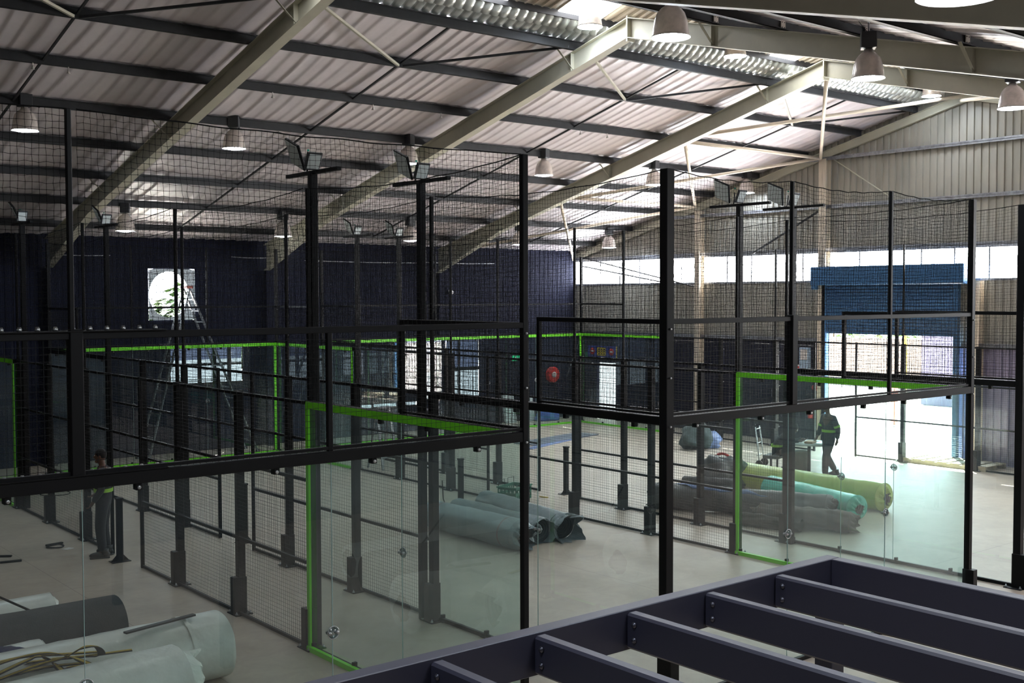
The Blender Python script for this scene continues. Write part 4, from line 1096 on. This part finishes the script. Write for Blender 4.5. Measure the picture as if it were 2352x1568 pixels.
# green crate
CR = mat('green_crate_plastic', (20, 110, 84), .45)
def crate():
    p = F(1182, 1146); t = thing('green_crate', 'green plastic crate on the floor behind the grey rolls', 'crate', p, .35)
    b = MB(); L, W, Hh = .62, .42, .3
    for y in (-W / 2, W / 2):
        for k in range(9): b.bbox(-L / 2 + k * L / 8 - .012, -L / 2 + k * L / 8 + .012, y - .008, y + .008, .0, Hh, .002)
        for z in (.03, .15, Hh - .03): b.bbox(-L / 2, L / 2, y - .008, y + .008, z - .03, z + .03, .002)
    for x in (-L / 2, L / 2):
        for k in range(6): b.bbox(x - .008, x + .008, -W / 2 + k * W / 5 - .012, -W / 2 + k * W / 5 + .012, 0, Hh, .002)
        for z in (.03, .15, Hh - .03): b.bbox(x - .008, x + .008, -W / 2, W / 2, z - .03, z + .03, .002)
    b.box(-L / 2, L / 2, -W / 2, W / 2, 0, .012); b.build('crate_body', CR, t)
    b = MB(); b.bbox(-L / 2 - .03, L / 2 + .03, -W / 2 - .03, -W / 2, Hh - .03, Hh, .004); b.bbox(-L / 2 - .03, L / 2 + .03, W / 2, W / 2 + .03, Hh - .03, Hh, .004); b.bbox(-L / 2 - .03, -L / 2, -W / 2, W / 2, Hh - .03, Hh, .004); b.bbox(L / 2, L / 2 + .03, -W / 2, W / 2, Hh - .03, Hh, .004); b.build('crate_rim', CR, t)
    for x in (-.18, .2):
        b = MB(); b.tube([(x - .12, W / 2, Hh), (x - .12, W / 2, Hh + .12), (x + .12, W / 2, Hh + .12), (x + .12, W / 2, Hh)], .006, 6); b.build('wire_handle', PURL, t)
crate()
b = MB(); b.tube([F(1016, 1160) + Vector((0, 0, .5)), F(1018, 1150) + Vector((0, 0, .05)), F(1028, 1172) + Vector((0, 0, .01)), F(1045, 1178) + Vector((0, 0, .01))], .012, 6)
tag(b.build('loose_cable', BLACK), 'black cable trailing on the floor beside the grey rolls', 'cable')
b = MB(); b.bar(F(1240, 1140, .01), F(1258, 1142, .01), .05, .015); tag(b.build('yellow_strip', STY), 'small yellow offcut on the floor right of the crate', 'offcut')
# things by the far glass
b = MB(); q = F(1262, 985, 0)
for k in range(1): b.bar(F(1205, 1020, .02), F(1350, 995, .02), .8, .03)
tag(b.build('plastic_sheet_strip', mat('dull_film', (120, 126, 138), .3, noise_amt=.25, noise_scale=6, bump=.6, bump_scale=9)), 'crumpled strip of film lying on the floor of the right court', 'film')
b = MB(); b.bar(F(1215, 1030, .01), F(1345, 1000, .01), .25, .02); tag(b.build('blue_film_strip', mat('blue_film', (116, 132, 178), .35, bump=.5)), 'blue film strip beside the crumpled film', 'film')
t = tag(MB().bbox(0, .5, 0, .06, 0, .95, .01, 0, Matrix.Translation((23.6, YL - .35, 0)) @ Matrix.Rotation(R(-12), 4, 'X')).build('foam_board', mat('foam_white', (200, 204, 204), .8)), 'white foam board leaning on the navy wall behind the far glass', 'board')
t = tag(MB().bbox(0, .42, 0, .06, 0, .85, .01, 0, Matrix.Translation((24.5, YL - .35, 0)) @ Matrix.Rotation(R(-12), 4, 'X')).build('foam_board', MATS['foam_white']), 'second white foam board, nearer the gable corner', 'board')
lump('blue_bundle', 'small blue bundle on the floor by the foam boards', 'bundle', (25.3, YL - .5, 0), (.5, .25, .22), mat('bright_blue', (40, 80, 160), .6), 5, .1)

# right heap
a, c = F(1700, 1118), F(2030, 1174); roll('long lime green wrapped roll reaching farthest right', a, c, .3, LIME, (0, 1), .25, 0, group=G3, hollow=.6)
a, c = F(1770, 1143), F(1968, 1193); roll('bright teal wrapped roll with a dark open end', a, c, .25, TEAL, (0, 1), .25, 0, group=G3, hollow=.6, core=DRK)
a, c = F(1512, 1165), F(1900, 1196); roll('long dark grey roll under the sheet, in front of the teal one', a, c, .27, DRK, (0, 1), .5, 0, group=G3, hollow=.25, lump=.05)
a, c = F(1745, 1205), F(1952, 1222); roll('frayed muddy brown roll nearest the glass', a, c, .2, BRN, (0, 1), .4, 0, group=G3, hollow=.3, lump=.07, core=mat('tan_core', (150, 120, 92), .9))
a, c = F(1700, 1205), F(1840, 1222); roll('thin muddy roll squeezed beside the brown one', a, c, .12, BRN, (0,), .2, 0, group=G3, lump=.05)
a, c = F(1570, 1132), F(1700, 1142); roll('dark roll end lying behind, with a blue sheet over it', a, c, .2, UND, (), 0, 0, group=G3, lump=.05)
b = MB(); p1, p2 = F(1560, 1112, .5), F(1712, 1128, .55)
lumpb = MB(); vs = []
for i in range(13):
    for j in range(7):
        q = p1.lerp(p2, i / 12) + Vector((.02, .5 * (j - 3) / 3, .05 * noise.noise(Vector((i * .6, j * .7, 2))) - .03 * (j - 3) ** 2 / 9)); vs.append(q)
lumpb.add(vs, [(i * 7 + j, i * 7 + j + 1, (i + 1) * 7 + j + 1, (i + 1) * 7 + j) for i in range(12) for j in range(6)], 0, True)
o = lumpb.build('blue_sheet', mat('pale_blue_tarp', (112, 140, 190), .5, bump=.4)); tag(o, 'pale blue sheet draped over the dark rolls', 'sheet')
sm = o.modifiers.new('thickness', 'SOLIDIFY'); sm.thickness = .01
def bag(label, p, r, m, seed, strapm=None):
    o = lump('tied_bundle', label, 'bundle', p, r, m, seed, r[2] * .8); o['group'] = 'tied bundles behind the dark roll'
    return o
p = F(1650, 1122); o = bag('big dark tied bundle with a red strap, behind the dark roll', (p.x, p.y, 0), (.42, .4, .42), DRK, 2)
q = MB(); q.tube([(.16 + .02 * math.sin(a_ * 2), .4 * math.cos(a_), .34 + .42 * math.sin(a_)) for a_ in [k * math.pi / 12 - .4 for k in range(17)]], .03, 6); q.build('red_strap', RED, o)
p = F(1690, 1120); bag('dark green bundle right of the red strap', (p.x, p.y, 0), (.32, .38, .36), mat('bottle_green', (34, 72, 48), .7, noise_amt=.3, noise_scale=12), 8)
p = F(1600, 1030); bag('dark tied bundle on the floor far behind, left of the green upright', (p.x, p.y, 0), (.55, .4, .38), mat('slate_green_bag', (50, 66, 64), .7, noise_amt=.2), 11)
p = F(1630, 1028); bag('small blue plastic bag beside the far dark bundle', (p.x, p.y, 0), (.35, .3, .26), mat('blue_bag', (104, 122, 160), .4, noise_amt=.2), 14)
b = MB(); b.bar(F(1702, 1190, .04), F(1772, 1208, .04), .12, .06); tag(b.build('orange_plank', ORG), 'short orange plank on the floor in front of the dark roll', 'plank')

# floor bits near the worker
def coil(p, r, n, label, m=BLACK):
    b = MB(); b.tube([((r + .012 * math.sin(k * .9)) * math.cos(k * .35), (r + .01 * math.cos(k * 1.3)) * math.sin(k * .35), .014 + .006 * math.sin(k * .7)) for k in range(int(18 * n))], .009, 5)
    tag(b.build('cable_coil', m, None, p), label, 'cable coil')
coil(F(127, 1256), .13, 4, 'small black cable coil on the floor left of the worker')
coil(F(127, 1134), .3, 1.5, 'thin loop of cable on the floor beyond the left mesh')
for i, (px, py, w_, l) in enumerate(((8, 1279, .13, 'black tool lying at the left edge of the floor'), (25, 1291, .16, 'thin dark strip near the left floor edge'), (125, 1251, .15, 'short dark strip behind the cable coil'))):
    b = MB(); b.bbox(-w_, w_, -.03, .03, 0, .03, .006); tag(b.build('floor_tool', BLACK, None, F(px, py), .4 * i - .6), l, 'tool')
tag(MB().bbox(-.08, .08, -.06, .06, 0, .006, .001).build('paper_scrap', WPL, None, F(156, 1260), .5), 'pale scrap of paper right of the cable coil', 'paper')

# table with seat
t = thing('round_table', 'round pale table where the crouching worker leans', 'table', F(1858, 1088))
b = MB(); b.lathe([(0, .72), (.5, .72), (.52, .735), (.52, .755), (0, .76)], 32); b.build('tabletop', mat('pale_tabletop', (206, 208, 204), .4), t)
b = MB(); b.tube([(0, 0, .02), (0, 0, .72)], .04, 10); b.build('table_column', BLACK, t)
b = MB(); b.lathe([(0, .04), (.1, .04), (.3, .015), (.3, 0), (0, 0)], 24); b.build('table_base', BLACK, t)
TB = t
t = thing('low_stool', 'low box stool under the seated worker', 'stool', F(1778, 1083), .3)
b = MB(); b.bbox(-.26, .26, -.2, .2, .34, .42, .015); b.build('seat', mat('stool_grey', (96, 98, 100), .6), t)
for sx in (-.22, .22):
    for sy in (-.16, .16): MB().bbox(sx - .02, sx + .02, sy - .02, sy + .02, 0, .34, .003).build('leg', BLACK, t)
t = thing('wire_trolley', 'white wire folding trolley left of the seated worker', 'trolley', F(1750, 1072), .4)
b = MB()
for s in (-.2, .2): b.tube([(s, 0, .05), (s, .05, .5), (s * .9, .12, 1.0)], .016, 6)
for z in (.3, .6, .95): b.tube([(-.2, .05 + z * .06, z), (.2, .05 + z * .06, z)], .012, 6)
b.build('trolley_frame', PIPE, t)
for s in (-.24, .24): MB().lathe([(.0, -.02), (.09, -.02), (.1, 0), (.09, .02), (0, .02)], 16, 0, Matrix.Translation((s, 0, .1)) @ Matrix.Rotation(R(90), 4, 'Y')).build('wheel', BLACK, t)
t = thing('waste_bin', 'grey bin standing behind the table column', 'bin', F(1848, 1092) + Vector((.35, .35, 0)))
b = MB(); b.lathe([(0, .0), (.15, 0), (.19, .5), (.2, .5), (.2, .52), (.17, .52), (.14, .04), (0, .04)], 20); b.build('bin_body', mat('bin_grey', (150, 156, 150), .6, noise_amt=.1), t)
t = tag(MB().bbox(-.16, .16, -.1, .1, 0, .05, .01).build('food_parcel', mat('brown_paper', (176, 140, 108), .7), None, TB.location + Vector((-.12, -.12, .76)), .3), 'small brown paper parcel on the round table', 'parcel')
# pallet in the doorway
t = thing('low_pallet', 'long low pallet lying in the sunlight inside the shutter', 'pallet', F(2190, 1068), R(90))
b = MB()
for k in range(7): b.bbox(-1.1 + k * .34, -.86 + k * .34, -.5, .5, .1, .125, .003)
for y in (-.45, 0, .45): b.bbox(-1.1, 1.18, y - .04, y + .04, 0, .1, .003)
b.build('pallet_slats', mat('pallet_wood', (160, 150, 130), .8, noise_amt=.15), t)
# ------------------------------------------------------------------ people
SKIN = mat('brown_skin', (92, 62, 46), .5)
HAIR = mat('black_hair', (18, 16, 15), .8)
OVER = mat('navy_overalls', (12, 13, 22), .8, noise_amt=.15, noise_scale=12, bump=.3, bump_scale=20)
OVER2 = mat('charcoal_workwear', (28, 33, 38), .8, noise_amt=.15, noise_scale=12, bump=.3, bump_scale=20)
HV = mat('hi_vis_green', (150, 200, 60), .5); SILV = mat('reflective_tape', (190, 195, 195), .3, .4)
BOOT = mat('black_boot', (20, 20, 21), .5)
def skinned(name, verts, edges, radii, m, parent, sub=2, root=0):
    me = bpy.data.meshes.new(name); me.from_pydata([tuple(v) for v in verts], edges, [])
    me.materials.append(m); o = link(name, me, parent)
    md = o.modifiers.new('skin', 'SKIN'); md.use_smooth_shade = True
    for i, r_ in enumerate(radii):
        sv = me.skin_vertices[0].data[i]; sv.radius = r_ if isinstance(r_, tuple) else (r_, r_); sv.use_root = (i == root)
    sb = o.modifiers.new('sub', 'SUBSURF'); sb.levels = sub; sb.render_levels = sub
    return o
def person(label, loc, rz, J, cloth, hv=True, group=None):
    """J: joint dict in local coords, facing +x. figure grown as one skinned body, clothes as a second skin"""
    t = thing('person', label, 'person', loc, rz, group)
    N = ['pelvis', 'waist', 'chest', 'neck', 'headb', 'headm', 'headt',
         'shL', 'elL', 'wrL', 'haL', 'shR', 'elR', 'wrR', 'haR',
         'hipL', 'knL', 'anL', 'toL', 'hipR', 'knR', 'anR', 'toR']
    rad = [(.12, .1), (.115, .09), (.14, .1), .05, (.06, .065), (.075, .09), (.06, .075),
           .055, .042, .028, .03, .055, .042, .028, .03, .085, .055, .04, .035, .085, .055, .04, .035]
    E = [(0, 1), (1, 2), (2, 3), (3, 4), (4, 5), (5, 6), (2, 7), (7, 8), (8, 9), (9, 10), (2, 11), (11, 12), (12, 13), (13, 14),
         (0, 15), (15, 16), (16, 17), (17, 18), (0, 19), (19, 20), (20, 21), (21, 22)]
    P = [Vector(J[n]) for n in N]
    skinned('body', P, E, rad, SKIN, t)
    # clothing: torso, sleeves, trousers as one overall
    keep = [0, 1, 2, 7, 8, 9, 11, 12, 13, 15, 16, 17, 19, 20, 21]; mp = {k: i for i, k in enumerate(keep)}
    cr = {0: (.165, .135), 1: (.15, .12), 2: (.185, .13), 7: .08, 8: .065, 9: .05, 11: .08, 12: .065, 13: .05, 15: .115, 16: .088, 17: .075, 19: .115, 20: .088, 21: .075}
    skinned('overalls', [P[k] for k in keep], [(mp[a], mp[b]) for a, b in E if a in mp and b in mp], [cr[k] for k in keep], cloth, t)
    # collar
    nk = P[3]; c2 = P[2]
    b = MB(); b.tube([c2.lerp(nk, .55), c2.lerp(nk, .95)], [.09, .065], 14, 0, caps=False); b.build('collar', cloth, t)
    # boots
    for a, o_ in ((17, 18), (21, 22)):
        b = MB(); an, to = P[a], P[o_]; d = (to - an); d.z = 0; d = d.normalized() if d.length > 1e-4 else Vector((1, 0, 0))
        yaw = math.atan2(d.y, d.x); base = Vector((an.x, an.y, max(to.z - .045, 0)))
        M = Matrix.Translation(base) @ Matrix.Rotation(yaw, 4, 'Z')
        b.ell((.06, 0, .05), (.15, .055, .055), 16, 10, 0, M); b.ell((-.04, 0, .06), (.075, .052, .06), 14, 8, 0, M)
        b.tube([M @ Vector((-.03, 0, .06)), M @ Vector((-.03, 0, .16))], [.06, .065], 12); b.build('boot', BOOT, t)
        M2 = M; q = MB(); q.bbox(-.11, .2, -.05, .05, -.0, .02, .008, 0, M2); q.build('boot_sole', BOOT, t)
    # face: nose, ears, eyes, mouth
    hm = P[5]; up = (P[6] - P[4]).normalized(); fwd = Vector(J.get('face', (1, 0, 0))); fwd = (fwd - up * fwd.dot(up)).normalized(); sd_ = up.cross(fwd)
    Mh = Matrix((( *fwd, 0), (*sd_, 0), (*up, 0), (0, 0, 0, 1))).transposed(); Mh = Matrix.Translation(hm) @ Mh
    b = MB(); b.ell((.0, 0, .0), (.088, .074, .11), 18, 12, 0, Mh); b.ell((.088, 0, -.012), (.02, .014, .024), 8, 6, 0, Mh)
    for s in (-1, 1): b.ell((-.005, s * .077, -.01), (.02, .01, .03), 8, 6, 0, Mh)
    b.ell((.055, 0, -.085), (.03, .035, .03), 10, 6, 0, Mh); b.build('face', SKIN, t)
    b = MB()
    for s in (-1, 1): b.ell((.08, s * .03, .015), (.008, .013, .007), 8, 6, 0, Mh)
    b.build('eyes', WPL, t)
    b = MB(); b.ell((.083, 0, -.05), (.007, .024, .006), 8, 4, 0, Mh); b.build('mouth', mat('lips', (70, 36, 32), .5), t)
    b = MB(); b.ell((-.012, 0, .028), (.092, .081, .1), 18, 12, 0, Mh); b.build('hair', HAIR, t)
    # hands with five fingers
    for e, w_, h_ in ((8, 9, 10), (12, 13, 14)):
        wr, ha = P[w_], P[h_]; d = (ha - wr).normalized(); pal = Vector((0, 0, 1)).cross(d)
        pal = pal.normalized() if pal.length > .1 else Vector((0, 1, 0)) if abs(d.z) > .9 else pal
        if abs(d.z) > .9: pal = Vector((1, 0, 0)); pal = (pal - d * pal.dot(d)).normalized()
        nrm = d.cross(pal).normalized()
        vs = [wr + d * .01, wr + d * .05]; ed = [(0, 1)]; rr = [(.022, .018), (.03, .016)]
        for k in range(4):
            off = pal * (-.027 + .018 * k); ln = (.068, .078, .074, .058)[k]; b0 = len(vs)
            vs += [wr + d * .088 + off, wr + d * (.088 + ln * .5) + off * 1.05 + nrm * .012, wr + d * (.088 + ln * .85) + off * 1.05 + nrm * .034]
            ed += [(1, b0), (b0, b0 + 1), (b0 + 1, b0 + 2)]; rr += [.01, .0085, .0075]
        b0 = len(vs); vs += [wr + d * .05 - pal * .035, wr + d * .085 - pal * .05 + nrm * .015]; ed += [(0, b0), (b0, b0 + 1)]; rr += [.011, .009]
        skinned('hand', vs, ed, rr, SKIN, t, 1)
    if hv:
        def ring(a_, b_, f, r0, m, w_=.05, asp=1.0, nm='hi_vis_band'):
            q = a_.lerp(b_, f); d = (b_ - a_).normalized(); bb = MB(); bb.tube([q - d * w_ / 2, q + d * w_ / 2], [r0, r0], 18, 0, caps=False)
            bb.build(nm, m, t)
        ring(P[7], P[8], .75, .078, HV); ring(P[11], P[12], .75, .078, HV)
        for z0_, f, m in ((P[0], .9, HV),):
            q = P[0].lerp(P[1], f); bb = MB()
            L = P[7] - P[11]; ax = Vector((L.x, L.y, 0)).normalized(); ay = Vector((-ax.y, ax.x, 0)); nn = 24
            vs = [q + ax * .195 * math.cos(2 * math.pi * k / nn) + ay * .15 * math.sin(2 * math.pi * k / nn) + Vector((0, 0, dz)) for dz in (-.03, .03) for k in range(nn)]
            bb.add(vs, [(k, (k + 1) % nn, nn + (k + 1) % nn, nn + k) for k in range(nn)], 0, True); bb.build('hi_vis_band', m, t)
    return t
# standing worker near the left net post, back to the viewer
STAND = dict(pelvis=(0, 0, .95), waist=(0, 0, 1.12), chest=(.01, 0, 1.36), neck=(.01, 0, 1.5), headb=(.03, 0, 1.56), headm=(.04, 0, 1.65), headt=(.03, 0, 1.74),
    shL=(0, .19, 1.42), elL=(-.02, .25, 1.14), wrL=(.12, .22, .93), haL=(.17, .21, .86), shR=(0, -.19, 1.42), elR=(-.03, -.25, 1.14), wrR=(.14, -.2, 1.0), haR=(.2, -.17, .97),
    hipL=(0, .1, .9), knL=(.04, .12, .5), anL=(.0, .13, .09), toL=(.15, .16, .045), hipR=(0, -.1, .9), knR=(.03, -.12, .5), anR=(-.02, -.13, .09), toR=(.12, -.2, .045))
person('person in navy overalls with hi vis cuffs standing by the left net post', F(240, 1277), R(150), STAND, OVER)
WALK = dict(pelvis=(0, 0, .95), waist=(.0, 0, 1.12), chest=(.02, 0, 1.36), neck=(.03, 0, 1.5), headb=(.05, 0, 1.56), headm=(.07, 0, 1.65), headt=(.06, 0, 1.74),
    shL=(.01, .19, 1.42), elL=(-.08, .25, 1.15), wrL=(-.06, .24, .92), haL=(-.04, .24, .84), shR=(.01, -.19, 1.42), elR=(.05, -.25, 1.15), wrR=(.16, -.22, .96), haR=(.2, -.21, .9),
    hipL=(0, .1, .9), knL=(.16, .11, .52), anL=(.18, .12, .09), toL=(.33, .13, .045), hipR=(0, -.1, .9), knR=(-.02, -.11, .5), anR=(-.26, -.12, .14), toR=(-.13, -.13, .06))
person('person in dark workwear with green bands striding beside the round table', F(1903, 1097), R(160), WALK, OVER2)
SIT = dict(pelvis=(0, 0, .52), waist=(.08, 0, .66), chest=(.25, 0, .86), neck=(.36, 0, .96), headb=(.41, 0, 1.0), headm=(.47, 0, 1.06), headt=(.5, 0, 1.14),
    shL=(.25, .19, .9), elL=(.42, .27, .72), wrL=(.62, .2, .8), haL=(.7, .17, .8), shR=(.25, -.19, .9), elR=(.42, -.27, .72), wrR=(.62, -.18, .8), haR=(.7, -.15, .8),
    hipL=(.02, .11, .5), knL=(.42, .17, .5), anL=(.34, .18, .09), toL=(.5, .2, .045), hipR=(.02, -.11, .5), knR=(.42, -.17, .5), anR=(.3, -.18, .09), toR=(.46, -.2, .045), face=(.8, 0, -.5))
st = F(1778, 1083); tp = TB.location
person('person in dark workwear sitting on the low stool, bent over the round table', st, math.atan2(tp.y - st.y, tp.x - st.x), SIT, OVER2)
# ------------------------------------------------------------------ light
w = bpy.data.worlds.new('world'); SC.world = w; w.use_nodes = True
bg = w.node_tree.nodes['Background']; bg.inputs[0].default_value = (.80, .90, 1, 1); bg.inputs[1].default_value = 5.0
sd = bpy.data.lights.new('sun', 'SUN'); sd.energy = 34; sd.angle = R(.6); sd.color = (1, .96, .9)
so = bpy.data.objects.new('sun', sd); COL.objects.link(so)
dirv = Vector((-.76 * math.cos(R(57)), -.65 * math.cos(R(57)), -math.sin(R(57))))
so.rotation_euler = dirv.to_track_quat('-Z', 'Y').to_euler(); so.location = (40, 40, 30)
pd = bpy.data.lights.new('door_portal', 'AREA'); pd.shape = 'RECTANGLE'; pd.size = 3.9; pd.size_y = 3.2
pd.cycles.is_portal = True
po = bpy.data.objects.new('door_portal', pd); COL.objects.link(po); po.location = (XG + .05, 17.05, 1.6)
po.rotation_euler = Vector((-1, 0, 0)).to_track_quat('-Z', 'Y').to_euler(); 

vs = SC.view_settings
SC.display_settings.display_device = 'sRGB'
vs.view_transform = 'Standard'; vs.look = 'None'; vs.exposure = 2.42; vs.gamma = 1; vs.use_curve_mapping = False
c = SC.cycles
c.use_denoising = True
try: c.denoiser = 'OPENIMAGEDENOISE'
except Exception: pass
c.max_bounces = 7; c.diffuse_bounces = 4; c.glossy_bounces = 3; c.transmission_bounces = 4
c.transparent_max_bounces = 28; c.sample_clamp_indirect = 6; c.sample_clamp_direct = 0
c.caustics_reflective = False; c.caustics_refractive = False
c.use_light_tree = True
